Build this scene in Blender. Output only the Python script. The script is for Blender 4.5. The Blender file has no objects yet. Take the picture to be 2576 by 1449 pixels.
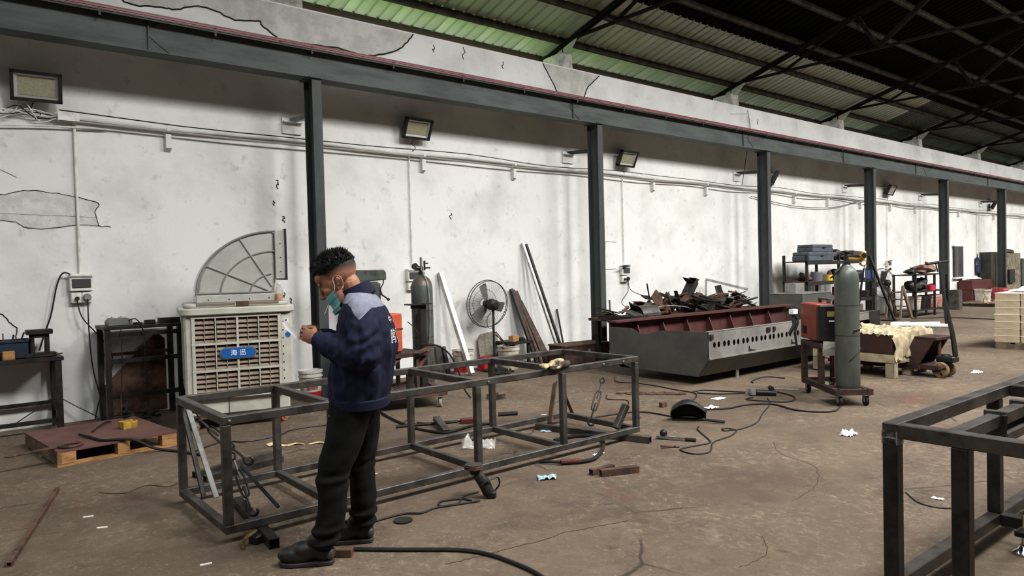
import bpy, bmesh, math, random
from mathutils import Vector, Matrix, noise
from mathutils.bvhtree import BVHTree
random.seed(7)
PI = math.pi
scene = bpy.context.scene
COL = scene.collection

# ------------------------------------------------------------------ camera
CAM_H = 1.55
YAW, PITCH, ROLL = 0.688166, 0.025303, -0.025450
fwd = Vector((math.sin(YAW)*math.cos(PITCH), math.cos(YAW)*math.cos(PITCH), -math.sin(PITCH)))
rgt = Vector((math.cos(YAW), -math.sin(YAW), 0))
upv = rgt.cross(fwd)
r2 = math.cos(ROLL)*rgt + math.sin(ROLL)*upv
u2 = -math.sin(ROLL)*rgt + math.cos(ROLL)*upv
cam_d = bpy.data.cameras.new('camera'); cam = bpy.data.objects.new('camera', cam_d); COL.objects.link(cam)
cam.matrix_world = Matrix(((r2.x, u2.x, -fwd.x, 0), (r2.y, u2.y, -fwd.y, 0), (r2.z, u2.z, -fwd.z, CAM_H), (0, 0, 0, 1)))
cam_d.sensor_width = 36; cam_d.lens = 1781.0/2576*36; cam_d.clip_start = .05; cam_d.clip_end = 300
scene.camera = cam

# ------------------------------------------------------------------ world: bright overcast sky
world = bpy.data.worlds.new('sky'); scene.world = world; world.use_nodes = True
wn = world.node_tree; wn.nodes.clear()
wo = wn.nodes.new('ShaderNodeOutputWorld'); wb = wn.nodes.new('ShaderNodeBackground')
wb.inputs[0].default_value = (.93, .97, 1, 1); wb.inputs[1].default_value = 7.0
wn.links.new(wb.outputs[0], wo.inputs[0])

# ------------------------------------------------------------------ lamps standing in for daylight through the open ridge of the roof
def area(name, loc, sx, sy, power, rot=(0, 0, 0), col=(1, 1, 1)):
    d = bpy.data.lights.new(name, 'AREA'); d.shape = 'RECTANGLE'; d.size = sx; d.size_y = sy; d.energy = power; d.color = col
    o = bpy.data.objects.new(name, d); COL.objects.link(o); o.location = loc; o.rotation_euler = rot
    return o
for k in range(8):          # area lamps added one per bay, tilted and split to shape the wall shadows
    rd = area('bay_daylight_lamp', (4.05+5.2*k, -0.4, 8.2), 1.7, 2.2, 470 if k else 400, (math.radians(36), 0, 0), (1, .985, .955)); rd.data.spread = math.radians(125)

vs = scene.view_settings
vs.view_transform = 'Standard'; vs.look = 'None'; vs.gamma = 1; vs.use_curve_mapping = False
vs.exposure = 0.0

# ------------------------------------------------------------------ helpers
def lin(c):
    return tuple(((x/255)/12.92 if x/255 <= .04045 else ((x/255+.055)/1.055)**2.4) for x in c)

MATS = {}
def mat(name, col, rough=.6, metal=0., col2=None, scale=6., lo=.42, hi=.62, col3=None, scale3=30., lo3=.6, hi3=.7,
        bump=0., bscale=60., spec=.35, stretch=(1, 1, 1), detail=6, alpha=1., trans=0., coat=0.):
    if name in MATS: return MATS[name]
    m = bpy.data.materials.new(name); m.use_nodes = True; nt = m.node_tree; N = nt.nodes; L = nt.links
    b = N['Principled BSDF']
    b.inputs['Roughness'].default_value = rough; b.inputs['Metallic'].default_value = metal
    b.inputs['Specular IOR Level'].default_value = spec; b.inputs['Alpha'].default_value = alpha
    b.inputs['Transmission Weight'].default_value = trans; b.inputs['Coat Weight'].default_value = coat
    b.inputs['Base Color'].default_value = (*lin(col), 1)
    tc = N.new('ShaderNodeTexCoord'); mp = N.new('ShaderNodeMapping'); mp.inputs['Scale'].default_value = stretch
    L.new(tc.outputs['Object'], mp.inputs['Vector'])
    def ntex(sc, det=detail):
        t = N.new('ShaderNodeTexNoise'); t.inputs['Scale'].default_value = sc; t.inputs['Detail'].default_value = det
        t.inputs['Roughness'].default_value = .62; L.new(mp.outputs[0], t.inputs['Vector']); return t
    def ramp(src, a, z):
        r = N.new('ShaderNodeMapRange'); r.inputs['From Min'].default_value = a; r.inputs['From Max'].default_value = z
        L.new(src, r.inputs['Value']); return r.outputs['Result']
    cur = None
    if col2:
        x = N.new('ShaderNodeMix'); x.data_type = 'RGBA'
        x.inputs['A'].default_value = (*lin(col), 1); x.inputs['B'].default_value = (*lin(col2), 1)
        L.new(ramp(ntex(scale).outputs['Fac'], lo, hi), x.inputs['Factor']); cur = x.outputs['Result']
    if col3:
        x = N.new('ShaderNodeMix'); x.data_type = 'RGBA'
        if cur: L.new(cur, x.inputs['A'])
        else: x.inputs['A'].default_value = (*lin(col), 1)
        x.inputs['B'].default_value = (*lin(col3), 1)
        L.new(ramp(ntex(scale3).outputs['Fac'], lo3, hi3), x.inputs['Factor']); cur = x.outputs['Result']
    if cur: L.new(cur, b.inputs['Base Color'])
    if bump:
        bp = N.new('ShaderNodeBump'); bp.inputs['Strength'].default_value = bump; bp.inputs['Distance'].default_value = .02
        L.new(ntex(bscale, 4).outputs['Fac'], bp.inputs['Height']); L.new(bp.outputs[0], b.inputs['Normal'])
    MATS[name] = m
    return m

def spl(pts, n=6, closed=False):
    P = [Vector(p) if len(p) == 3 else Vector((p[0], p[1], 0)) for p in pts]; out = []
    k = len(P); seg = k if closed else k-1
    for i in range(seg):
        if closed: a, b, c_, d = P[(i-1) % k], P[i], P[(i+1) % k], P[(i+2) % k]
        else: a, b, c_, d = P[max(i-1, 0)], P[i], P[i+1], P[min(i+2, k-1)]
        for j in range(n):
            t = j/n
            out.append(.5*((2*b) + (c_-a)*t + (2*a-5*b+4*c_-d)*t*t + (3*b-a-3*c_+d)*t**3))
    if not closed: out.append(P[-1])
    return out

class MB:
    def __init__(s): s.v = []; s.f = []
    def add(s, vs_, fs, M_=None):
        o = len(s.v)
        for p in vs_:
            p = Vector(p); s.v.append(M_ @ p if M_ else p)
        for f in fs: s.f.append(tuple(i+o for i in f))
        return s
    def box(s, c, d, rot=(0, 0, 0)):
        x, y, z = d[0]/2, d[1]/2, d[2]/2
        from mathutils import Euler
        M_ = Matrix.Translation(c) @ Euler(rot).to_matrix().to_4x4()
        return s.add([(-x,-y,-z),(x,-y,-z),(x,y,-z),(-x,y,-z),(-x,-y,z),(x,-y,z),(x,y,z),(-x,y,z)],
                     [(0,3,2,1),(4,5,6,7),(0,1,5,4),(1,2,6,5),(2,3,7,6),(3,0,4,7)], M_)
    def b2(s, lo, hi):
        return s.box([(a+b)/2 for a, b in zip(lo, hi)], [abs(b-a) for a, b in zip(lo, hi)])
    def bar(s, a, b, w, h=None, up=(0, 0, 1)):
        a, b = Vector(a), Vector(b); h = h or w; d = (b-a); L_ = d.length; d.normalize()
        u = Vector(up)
        if abs(u.dot(d)) > .98: u = Vector((0, 1, 0))
        r = d.cross(u).normalized(); u = r.cross(d)
        M_ = Matrix(((r.x, d.x, u.x, 0), (r.y, d.y, u.y, 0), (r.z, d.z, u.z, 0), (0, 0, 0, 1)))
        M_ = Matrix.Translation((a+b)/2) @ M_
        x, y, z = w/2, L_/2, h/2
        return s.add([(-x,-y,-z),(x,-y,-z),(x,y,-z),(-x,y,-z),(-x,-y,z),(x,-y,z),(x,y,z),(-x,y,z)],
                     [(0,3,2,1),(4,5,6,7),(0,1,5,4),(1,2,6,5),(2,3,7,6),(3,0,4,7)], M_)
    def tube(s, pts, r, n=8, cap=True, closed=False):
        P = [Vector(p) for p in pts]; k = len(P); R_ = r if isinstance(r, (list, tuple)) else [r]*k
        o = len(s.v); prev = None
        for i, p in enumerate(P):
            if closed: d = P[(i+1) % k]-P[i-1]
            else: d = P[min(i+1, k-1)]-P[max(i-1, 0)]
            if d.length < 1e-9: d = Vector((0, 0, 1))
            d.normalize()
            if prev is None:
                q = Vector((0, 0, 1)) if abs(d.z) < .9 else Vector((1, 0, 0))
                u = d.cross(q).normalized()
            else:
                u = prev - d*prev.dot(d)
                u = u.normalized() if u.length > 1e-6 else d.orthogonal().normalized()
            prev = u; w = d.cross(u)
            for j in range(n):
                a = 2*PI*j/n; s.v.append(p + (u*math.cos(a)+w*math.sin(a))*R_[i])
        for i in range(k if closed else k-1):
            for j in range(n):
                a, b = o+i*n+j, o+i*n+(j+1) % n
                c_, d_ = o+((i+1) % k)*n+(j+1) % n, o+((i+1) % k)*n+j
                s.f.append((a, b, c_, d_))
        if cap and not closed:
            s.f.append(tuple(o+j for j in range(n))[::-1]); s.f.append(tuple(o+(k-1)*n+j for j in range(n)))
        return s
    def lathe(s, prof, c=(0, 0, 0), n=20, M_=None, cap=True):
        o = len(s.v); T = Matrix.Translation(c) @ (M_ or Matrix())
        for (r, z) in prof:
            for j in range(n):
                a = 2*PI*j/n; s.v.append(T @ Vector((r*math.cos(a), r*math.sin(a), z)))
        k = len(prof)
        for i in range(k-1):
            for j in range(n):
                s.f.append((o+i*n+j, o+i*n+(j+1) % n, o+(i+1)*n+(j+1) % n, o+(i+1)*n+j))
        if cap:
            s.f.append(tuple(o+j for j in range(n))[::-1]); s.f.append(tuple(o+(k-1)*n+j for j in range(n)))
        return s
    def prism(s, poly, axis, lo, hi):
        k = len(poly)
        def P(p, h):
            return (h, p[0], p[1]) if axis == 'x' else ((p[0], h, p[1]) if axis == 'y' else (p[0], p[1], h))
        vs_ = [P(p, lo) for p in poly]+[P(p, hi) for p in poly]
        return s.add(vs_, [tuple(range(k)), tuple(range(k, 2*k))[::-1]]+[(i, i+k, (i+1) % k+k, (i+1) % k) for i in range(k)])
    def ball(s, c, r, n=12, m=8, M_=None):
        rr = r if isinstance(r, (list, tuple)) else (r, r, r)
        o = len(s.v); T = Matrix.Translation(c) @ (M_ or Matrix())
        s.v.append(T @ Vector((0, 0, -rr[2])))
        for i in range(1, m):
            t = PI*i/m
            for j in range(n):
                a = 2*PI*j/n
                s.v.append(T @ Vector((rr[0]*math.sin(t)*math.cos(a), rr[1]*math.sin(t)*math.sin(a), -rr[2]*math.cos(t))))
        s.v.append(T @ Vector((0, 0, rr[2]))); e = len(s.v)-1
        for j in range(n):
            s.f.append((o, o+1+(j+1) % n, o+1+j)); s.f.append((e, e-n+j, e-n+(j+1) % n))
        for i in range(m-2):
            for j in range(n):
                s.f.append((o+1+i*n+j, o+1+i*n+(j+1) % n, o+1+(i+1)*n+(j+1) % n, o+1+(i+1)*n+j))
        return s
    def grid(s, fn, nu, nv, closed_u=False):
        o = len(s.v); 
        for i in range(nu+1):
            for j in range(nv+1): s.v.append(Vector(fn(i/nu, j/nv)))
        for i in range(nu):
            for j in range(nv):
                a = o+i*(nv+1)+j; s.f.append((a, a+nv+1, a+nv+2, a+1))
        return s
    def mesh(s, name, bevel=0, smooth=False, fix=True, ang=35):
        me = bpy.data.meshes.new(name); me.from_pydata([tuple(p) for p in s.v], [], s.f)
        if fix or bevel:
            bm = bmesh.new(); bm.from_mesh(me)
            if fix: bmesh.ops.recalc_face_normals(bm, faces=bm.faces)
            if bevel:
                ed = [e for e in bm.edges if len(e.link_faces) == 2 and e.calc_face_angle(0) > .6]
                bmesh.ops.bevel(bm, geom=ed, offset=bevel, segments=1, affect='EDGES', clamp_overlap=True)
            bm.to_mesh(me); bm.free()
        if smooth:
            me.shade_smooth(); me.set_sharp_from_angle(angle=math.radians(ang))
        return me
    def build(s, name, m, parent=None, bevel=0, smooth=False, fix=True, ang=35):
        return put(name, s.mesh(name, bevel, smooth, fix, ang), m, parent)

def put(name, me, m, parent=None, loc=None, rot=None):
    if m and not me.materials: me.materials.append(m)
    o = bpy.data.objects.new(name, me); COL.objects.link(o)
    if parent: o.parent = parent
    if loc is not None: o.location = loc
    if rot is not None: o.rotation_euler = rot
    return o

def tag(o, label=None, cat=None, group=None, kind=None):
    if label: o['label'] = label
    if cat: o['category'] = cat
    if group: o['group'] = group
    if kind: o['kind'] = kind
    return o

def thing(name, label, cat, loc=(0, 0, 0), rz=0., group=None, kind=None):
    o = bpy.data.objects.new(name, None); COL.objects.link(o); o.location = loc; o.rotation_euler = (0, 0, rz)
    o.empty_display_size = .1
    return tag(o, label, cat, group, kind)

def copy_tree(o, parent=None):
    c_ = o.copy(); COL.objects.link(c_)
    if parent: c_.parent = parent
    for ch in list(o.children): copy_tree(ch, c_)
    return c_

def text_mesh(txt, size, depth=.002, name='lettering'):
    cu = bpy.data.curves.new(name, 'FONT'); cu.body = txt; cu.size = size; cu.extrude = depth/2
    cu.align_x = 'CENTER'; cu.align_y = 'CENTER'
    o = bpy.data.objects.new(name, cu); COL.objects.link(o)
    dg = bpy.context.evaluated_depsgraph_get(); me = bpy.data.meshes.new_from_object(o.evaluated_get(dg))
    bpy.data.objects.remove(o); bpy.data.curves.remove(cu); me.materials.clear(); me.name = name
    return me

# ------------------------------------------------------------------ materials
m_wall = mat('whitewash', (218, 217, 213), .9, col2=(192, 191, 186), scale=1.3, lo=.45, hi=.75, col3=(160, 158, 152), scale3=7, lo3=.60, hi3=.85, bump=.12, bscale=25, spec=.1)
m_plaster = mat('bare_plaster', (196, 194, 187), .95, col2=(174, 172, 165), scale=5, col3=(120, 118, 111), scale3=22, lo3=.62, hi3=.76, bump=.2, bscale=40, spec=.1)
m_crack = mat('crack_dark', (48, 46, 44), .95, spec=.05)
m_conc = mat('stub_concrete', (178, 176, 168), .95, col2=(140, 138, 128), scale=8, bump=.2, spec=.1)
m_colpaint = mat('grey_green_paint', (64, 68, 67), .6, col2=(50, 53, 52), scale=3, stretch=(1.5, 1.5, .5), col3=(44, 42, 39), scale3=14, lo3=.62, hi3=.75, spec=.25)
m_steel = mat('raw_steel_tube', (84, 79, 74), .45, .5, col2=(52, 48, 45), scale=7, stretch=(1, 1, 1), col3=(84, 64, 50), scale3=16, lo3=.6, hi3=.8, bump=.05, spec=.4)
m_darksteel = mat('dark_oily_steel', (46, 43, 40), .5, .4, col2=(28, 26, 25), scale=9, col3=(66, 48, 38), scale3=14, lo3=.6, hi3=.75, bump=.08)
m_rust = mat('rusty_steel', (92, 66, 52), .8, .15, col2=(58, 43, 36), scale=8, col3=(118, 98, 84), scale3=20, lo3=.6, hi3=.75, bump=.15)
m_redprimer = mat('red_primer', (78, 39, 35), .7, .05, col2=(60, 31, 28), scale=6, col3=(62, 36, 30), scale3=16, lo3=.62, hi3=.75)
m_maroon = mat('maroon_paint', (86, 36, 34), .55, .1, col2=(64, 30, 28), scale=8, col3=(46, 34, 30), scale3=20, lo3=.6, hi3=.72)
m_orange = mat('orange_paint', (196, 84, 50), .55, 0, col2=(172, 70, 42), scale=5, col3=(104, 52, 34), scale3=18, lo3=.66, hi3=.74)
m_black = mat('black_plastic', (20, 20, 20), .5, col2=(30, 29, 28), scale=12)
m_rubber = mat('black_rubber', (17, 16, 16), .75, col2=(30, 28, 26), scale=14)
m_white = mat('white_plastic', (222, 220, 212), .5, col2=(196, 192, 182), scale=9, col3=(140, 132, 120), scale3=16, lo3=.66, hi3=.76)
m_galv = mat('galvanised_pipe', (138, 138, 134), .45, .3, col2=(112, 111, 107), scale=12, spec=.4)
m_cooler = mat('beige_plastic', (186, 184, 172), .42, col2=(168, 165, 152), scale=4, col3=(128, 120, 104), scale3=14, lo3=.68, hi3=.8)
m_coolgrey = mat('grey_duct_plastic', (170, 170, 163), .22, col2=(156, 156, 149), scale=4, spec=.5)
m_blue = mat('blue_badge', (28, 84, 150), .4)
m_wood = mat('pallet_wood', (170, 126, 78), .85, col2=(128, 90, 54), scale=6, stretch=(1, 1, 8), col3=(74, 54, 38), scale3=12, lo3=.62, hi3=.74, bump=.1)
m_woodgrey = mat('grey_wood', (120, 102, 82), .9, col2=(84, 70, 56), scale=7, stretch=(6, 1, 1), bump=.1)
m_redply = mat('red_brown_board', (100, 68, 62), .8, col2=(84, 56, 51), scale=3.5, col3=(60, 44, 40), scale3=10, lo3=.6, hi3=.75)
m_chrome = mat('chrome', (200, 200, 198), .18, 1.)
m_brass = mat('brass', (190, 150, 66), .3, .8)
m_paper = mat('paper', (236, 235, 230), .8, col2=(214, 212, 206), scale=14)
m_maskblue = mat('mask_blue', (150, 184, 194), .9, col2=(182, 204, 208), scale=9, bump=.15)
m_cardboard = mat('carton_paper', (192, 175, 148), .8, col2=(178, 160, 132), scale=5, spec=.2)
m_hose = m_rubber
m_dkrust = mat('dark_rusty_steel', (70, 48, 40), .7, .15, col2=(46, 34, 29), scale=8, col3=(90, 66, 52), scale3=18, lo3=.62, hi3=.75)
# ------------------------------------------------------------------ floor
def floor_material():
    m = bpy.data.materials.new('worn_concrete'); m.use_nodes = True; nt = m.node_tree; N = nt.nodes; L = nt.links
    b = N['Principled BSDF']; b.inputs['Roughness'].default_value = .82; b.inputs['Specular IOR Level'].default_value = .25
    tc = N.new('ShaderNodeTexCoord')
    def ntex(sc, det=8, st=(1, 1, 1), rough=.6, dist=0.):
        mp = N.new('ShaderNodeMapping'); mp.inputs['Scale'].default_value = st; L.new(tc.outputs['Object'], mp.inputs['Vector'])
        t = N.new('ShaderNodeTexNoise'); t.inputs['Scale'].default_value = sc; t.inputs['Detail'].default_value = det
        t.inputs['Roughness'].default_value = rough; t.inputs['Distortion'].default_value = dist
        L.new(mp.outputs[0], t.inputs['Vector']); return t.outputs['Fac']
    def rng(src, a, z):
        r = N.new('ShaderNodeMapRange'); r.inputs['From Min'].default_value = a; r.inputs['From Max'].default_value = z
        L.new(src, r.inputs['Value']); return r.outputs['Result']
    cur = None
    def mix(colour, fac, first=None):
        nonlocal cur
        x = N.new('ShaderNodeMix'); x.data_type = 'RGBA'
        if cur is None: x.inputs['A'].default_value = (*lin(first), 1)
        else: L.new(cur, x.inputs['A'])
        x.inputs['B'].default_value = (*lin(colour), 1); L.new(fac, x.inputs['Factor']); cur = x.outputs['Result']
    def mul(a, b_):
        q = N.new('ShaderNodeMath'); q.operation = 'MULTIPLY'; L.new(a, q.inputs[0]); L.new(b_, q.inputs[1]); return q.outputs[0]
    mix((78, 66, 55), rng(ntex(.5), .40, .66), (100, 85, 70))
    mix((68, 58, 49), rng(ntex(1.7, 9), .52, .74))
    mix((114, 99, 82), mul(rng(ntex(6, 10, (1, 1, 1), .8, .6), .50, .66), rng(ntex(.7), .36, .58)))
    mix((58, 50, 43), mul(rng(ntex(5, 10, (1, 1, 1), .78, .4), .54, .70), rng(ntex(.65), .36, .60)))
    mix((150, 134, 112), mul(rng(ntex(17, 12, (1, .7, 1), .86, .5), .51, .68), rng(ntex(.9, 6), .42, .58)))
    mix((176, 162, 138), mul(rng(ntex(46, 10, (1, .6, 1), .82), .56, .70), rng(ntex(1.3, 6), .42, .58)))
    mix((50, 43, 37), mul(rng(ntex(18, 8, (.6, 1.2, 1), .75), .56, .68), rng(ntex(1.1), .42, .60)))
    mix((108, 64, 53), mul(rng(ntex(1.0, 4), .60, .76), rng(ntex(9), .4, .62)))
    # crack lines
    v = N.new('ShaderNodeTexVoronoi'); v.feature = 'DISTANCE_TO_EDGE'; v.inputs['Scale'].default_value = .34
    mp = N.new('ShaderNodeMapping'); L.new(tc.outputs['Object'], mp.inputs['Vector'])
    nz = N.new('ShaderNodeTexNoise'); nz.inputs['Scale'].default_value = 2.2; nz.inputs['Detail'].default_value = 8
    L.new(mp.outputs[0], nz.inputs['Vector'])
    mm = N.new('ShaderNodeMix'); mm.data_type = 'VECTOR'; mm.inputs['Factor'].default_value = .16
    L.new(mp.outputs[0], mm.inputs['A']); L.new(nz.outputs['Color'], mm.inputs['B']); L.new(mm.outputs['Result'], v.inputs['Vector'])
    mix((58, 48, 41), mul(rng(v.outputs['Distance'], .004, .001), rng(ntex(1.3), .46, .58)))
    L.new(cur, b.inputs['Base Color'])
    bp = N.new('ShaderNodeBump'); bp.inputs['Strength'].default_value = .5; bp.inputs['Distance'].default_value = .012
    L.new(ntex(22, 10, (1, 1, 1), .75), bp.inputs['Height']); L.new(bp.outputs[0], b.inputs['Normal'])
    return m
m_floor = floor_material()
tag(MB().b2((-7, -10, -.2), (46, 9.1, 0)).build('floor', m_floor), 'stained brown concrete workshop floor', None, kind='structure')
for pts, r in (([(2.06, 3.12), (2.24, 3.08), (2.39, 3.06), (2.67, 3.01), (2.83, 3.01), (3.03, 2.95), (3.25, 2.89)], .004), ([(5.6, 3.3), (5.3, 3.05), (5.15, 2.7), (4.7, 2.45), (4.3, 2.4)], .003), ([(3.6, 2.2), (3.4, 2.05), (3.15, 2.05)], .003)):
    MB().tube([p+Vector((random.uniform(-.008, .008), random.uniform(-.008, .008), -.001)) for p in spl(pts, 9)], r, 5).build('crack', mat('floor_crack', (52, 44, 37), .9), bpy.data.objects['floor'])

# ------------------------------------------------------------------ walls
WY = 9.1
m_dim = mat('low_bounce_grey_wall', (92, 90, 86), .9, col2=(74, 72, 68), scale=2)  # for unseen walls, kept dark to cut the light they bounce back
wall = tag(MB().b2((-7, WY, -.2), (46, WY+.25, 5.12)).build('wall_back', m_wall), 'long whitewashed workshop wall with cracks', None, kind='structure')
tag(MB().b2((-7, -10.25, -.2), (46, -10, 8)).build('wall_front', m_dim), 'unseen dark grey wall behind the viewer', None, kind='structure')
tag(MB().prism([(-10.25, -.2), (9.35, -.2), (9.35, 5.3), (0, 8.2), (-10.25, 5.2)], 'x', -7.25, -7).build('wall_left', m_dim), 'unseen dark grey gable wall', None, kind='structure')
tag(MB().prism([(-10.25, -.2), (9.35, -.2), (9.35, 5.3), (0, 8.2), (-10.25, 5.2)], 'x', 46, 46.25).build('wall_right', m_wall), 'far whitewashed gable wall', None, kind='structure')

def wall_patch(pts, name='repair_patch', t=.006, m=None):
    return MB().prism(pts, 'y', WY-t, WY+.01).build(name, m or m_plaster, wall)
def wall_crack(pts, r=.006, sub=5, jit=.008):
    P = spl([(x, WY-.004, z) for x, z in pts], sub)
    P = [p+Vector((random.uniform(-jit, jit), 0, random.uniform(-jit, jit))) for p in P]
    return MB().tube(P, r, 5).build('crack', m_crack, wall)
# -- patches and cracks are placed in 20_wall
# ------------------------------------------------------------------ wall cracks, repair patches
wall_patch([(.45, 2.48), (.6, 2.47), (.81, 2.52), (1.02, 2.52), (1.26, 2.48), (1.49, 2.42), (1.46, 2.31), (1.49, 2.16), (1.27, 2.17), (.94, 2.12), (.8, 2.14), (.69, 2.2), (.45, 2.19)],
           m=mat('thin_plaster', (206, 205, 199), .95, col2=(186, 184, 178), scale=8, col3=(140, 138, 132), scale3=30, lo3=.62, hi3=.75, bump=.2, bscale=40, spec=.1))
wall_crack([(.45, 2.48), (.6, 2.47), (.81, 2.52), (1.02, 2.52), (1.26, 2.48), (1.49, 2.42), (1.46, 2.31), (1.49, 2.16)], .005)
wall_crack([(1.62, 2.155), (1.49, 2.16), (1.27, 2.17), (.94, 2.12), (.8, 2.14), (.69, 2.2), (.45, 2.19)], .004)
wall_crack([(.45, 2.28), (1.01, 2.27), (1.48, 2.26)], .0035, jit=.004)
wall_crack([(.45, 1.3), (.56, 1.23), (.64, 1.14), (.7, 1.05), (.68, .93), (.72, .85)], .005)
wall_crack([(.45, 2.78), (.6, 2.74), (.75, 2.66)], .002, jit=.003)
wall_patch([(1.82, 4.8), (1.95, 4.72), (2.21, 4.76), (2.38, 4.76), (2.56, 4.84), (2.79, 4.86), (3.08, 4.78), (3.38, 4.83), (3.43, 4.78), (3.6, 4.67), (3.75, 4.55), (4.07, 4.62), (4.48, 4.68), (4.78, 4.65), (5.03, 4.67), (5.42, 4.82), (5.56, 4.94), (5.7, 5.1), (1.7, 5.1)])
wall_crack([(1.75, 4.78), (1.82, 4.75), (1.95, 4.72), (2.21, 4.76), (2.38, 4.76), (2.56, 4.84), (2.79, 4.86), (3.08, 4.78), (3.38, 4.83), (3.43, 4.78), (3.6, 4.67), (3.7, 4.58)], .009)
wall_crack([(4.0, 4.64), (4.07, 4.65), (4.48, 4.68), (4.78, 4.65), (5.03, 4.67), (5.42, 4.82), (5.56, 4.94), (5.7, 5.1)], .011)
wall_patch([(8.29, 5.1), (8.65, 4.6), (9.28, 4.6), (9.3, 4.66), (9.41, 4.88), (9.7, 5.1)])
wall_crack([(8.29, 5.1), (8.47, 4.86), (8.66, 4.6)], .01, jit=.004)
wall_crack([(9.26, 4.6), (9.3, 4.68), (9.38, 4.84), (9.45, 4.9), (9.7, 5.1)], .013)
wall_crack([(9.76, 2.04), (10.06, 2.03)], .003, jit=.003); wall_crack([(9.74, 1.52), (10.05, 1.52)], .003, jit=.003); wall_crack([(9.76, 2.04), (9.74, 1.52)], .002, jit=.003)
wall_crack([(13.9, 4.9), (14.5, 4.98)], .003)
for (x, z, s) in [(6.28, 2.42, .05), (3.62, 2.3, .04), (3.55, 2.75, .05), (3.5, 2.5, .03), (6.05, 4.95, .05), (6.6, 4.97, .1), (7.4, 4.93, .06), (15.0, 4.85, .06), (3.6, 1.3, .03), (3.68, 1.22, .03), (3.57, 1.1, .02), (4.95, 1.12, .015), (5.0, 1.12, .015)]:
    wall_crack([(x, z+s), (x+s*.4, z+s*.2), (x-s*.2, z-s*.3), (x+s*.2, z-s)], .006, 3, .012)

# ------------------------------------------------------------------ concrete stubs carrying the roof
SX = [3.72, 8.89, 14.12, 19.14, 24.4, 29.7, 35, 40.3]
for i, x in enumerate(SX):
    o = MB()
    o.prism([(WY, 5.1), (WY+.5, 5.1), (WY+.5, 5.36), (WY+.02, 5.38)], 'x', x-.14 if i else x-.17, x+.14 if i else x+.27)
    o.build('roof_stub', m_conc, wall, bevel=.012)

# ------------------------------------------------------------------ crane columns (I-sections) and base plates
COLX = [3.72, 8.775, 14.04, 19.16, 24.22, 29.6]
ORD = ['nearest steel column, just behind the standing worker', 'second steel column, left of the scrap heap', 'third steel column, behind the scrap heap and steel trough',
       'fourth steel column, behind the tall gas cylinder', 'fifth steel column, with a concrete block at its foot', 'sixth steel column, behind the carton stack']
cf = MB().b2((0, 0, .02), (.125, .014, 3.99)).mesh('flange', .002); cfb = MB().b2((0, .236, .02), (.125, .25, 3.99)).mesh('flange', .002)
cw = MB().b2((.056, .014, .02), (.069, .236, 3.99)).mesh('web'); cb = MB().b2((-.06, -.04, 0), (.185, .29, .02)).mesh('base_plate')
ck = MB().b2((-.04, -.03, 3.975), (.165, .28, 3.99)).mesh('cap_plate')
for x, lb in zip(COLX, ORD):
    t = thing('crane_column', 'grey ' + lb, 'column', (x, 8.3, 0), group='steel columns of the crane runway')
    put('flange', cf, m_colpaint, t); put('flange', cfb, m_colpaint, t); put('web', cw, m_colpaint, t); put('base_plate', cb, m_colpaint, t); put('cap_plate', ck, m_colpaint, t)
    MB().bar((.06, .25, 3.56), (.06, .80, 3.60), .05, .06).build('wall_brace', m_galv if x < 5 else m_colpaint, t)
    MB().b2((-.08, .77, 3.42), (.18, .795, 3.62)).b2((-.08, .70, 3.56), (.18, .78, 3.575)).build('brace_plate', m_wall, t)

# ------------------------------------------------------------------ crane runway beam
t = thing('crane_runway_beam', 'long grey steel crane beam resting on the columns', 'beam', (0, 8.36, 3.99))
m_beam = mat('beam_paint', (74, 79, 78), .6, col2=(58, 62, 61), scale=2.5, stretch=(.6, 1, 3), col3=(46, 44, 41), scale3=9, lo3=.62, hi3=.78, spec=.25)
MB().b2((-6, .0, .012), (44, .012, .33)).build('web', m_beam, t); MB().b2((-6, .168, .012), (44, .18, .33)).build('web', m_beam, t)
MB().b2((-6, -.03, 0), (44, .21, .012)).build('flange', m_beam, t)
MB().b2((-6, -.03, .33), (44, .46, .345)).build('flange', m_beam, t)  # top flange widened towards the wall to block a light leak
MB().b2((-6, .06, .345), (44, .12, .38)).build('crane_rail', m_darksteel, t)
st = MB().b2((0, -.025, .012), (.01, .0, .33)).mesh('stiffener')
for x in [1.9, 8.25, 13.2, 17.6, 22, 28, 34]: put('stiffener', st, m_beam, t, (x, 0, 0))
for x in [1.9, 8.2, 13.4, 17.5, 22.6]:
    MB().tube(spl([(x+.1, -.001, .32), (x, -.001, .2), (x+.16, -.001, .06), (x+.22, -.001, .02)], 4), .007, 5).build('weld_seam', m_darksteel, t)
# conductor rail with three red bars in front of the beam
m_redrail = mat('red_conductor', (118, 16, 22), .4, col2=(130, 20, 24), scale=4)
t = thing('conductor_rail', 'red power rail running along the top of the crane beam', 'power rail', (0, 8.27, 4.305))
for dy, dz, mm in [(-.01, .045, m_redrail), (.0, .022, mat('dark_red_conductor', (60, 10, 14), .45)), (.02, .07, mat('dark_red_conductor2', (74, 12, 16), .45)), (.0, .0, m_darksteel)]:
    MB().bar((-6, dy, dz), (44, dy, dz), .022, .016).build('conductor_bar', mm, t)
hg = MB().b2((-.012, -.01, -.045), (.012, .012, .06)).b2((-.012, -.005, -.03), (.012, .1, -.015)).mesh('hanger')
for k in range(-4, 36): put('hanger', hg, m_darksteel, t, (.3+k*1.14, 0, 0))

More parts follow.
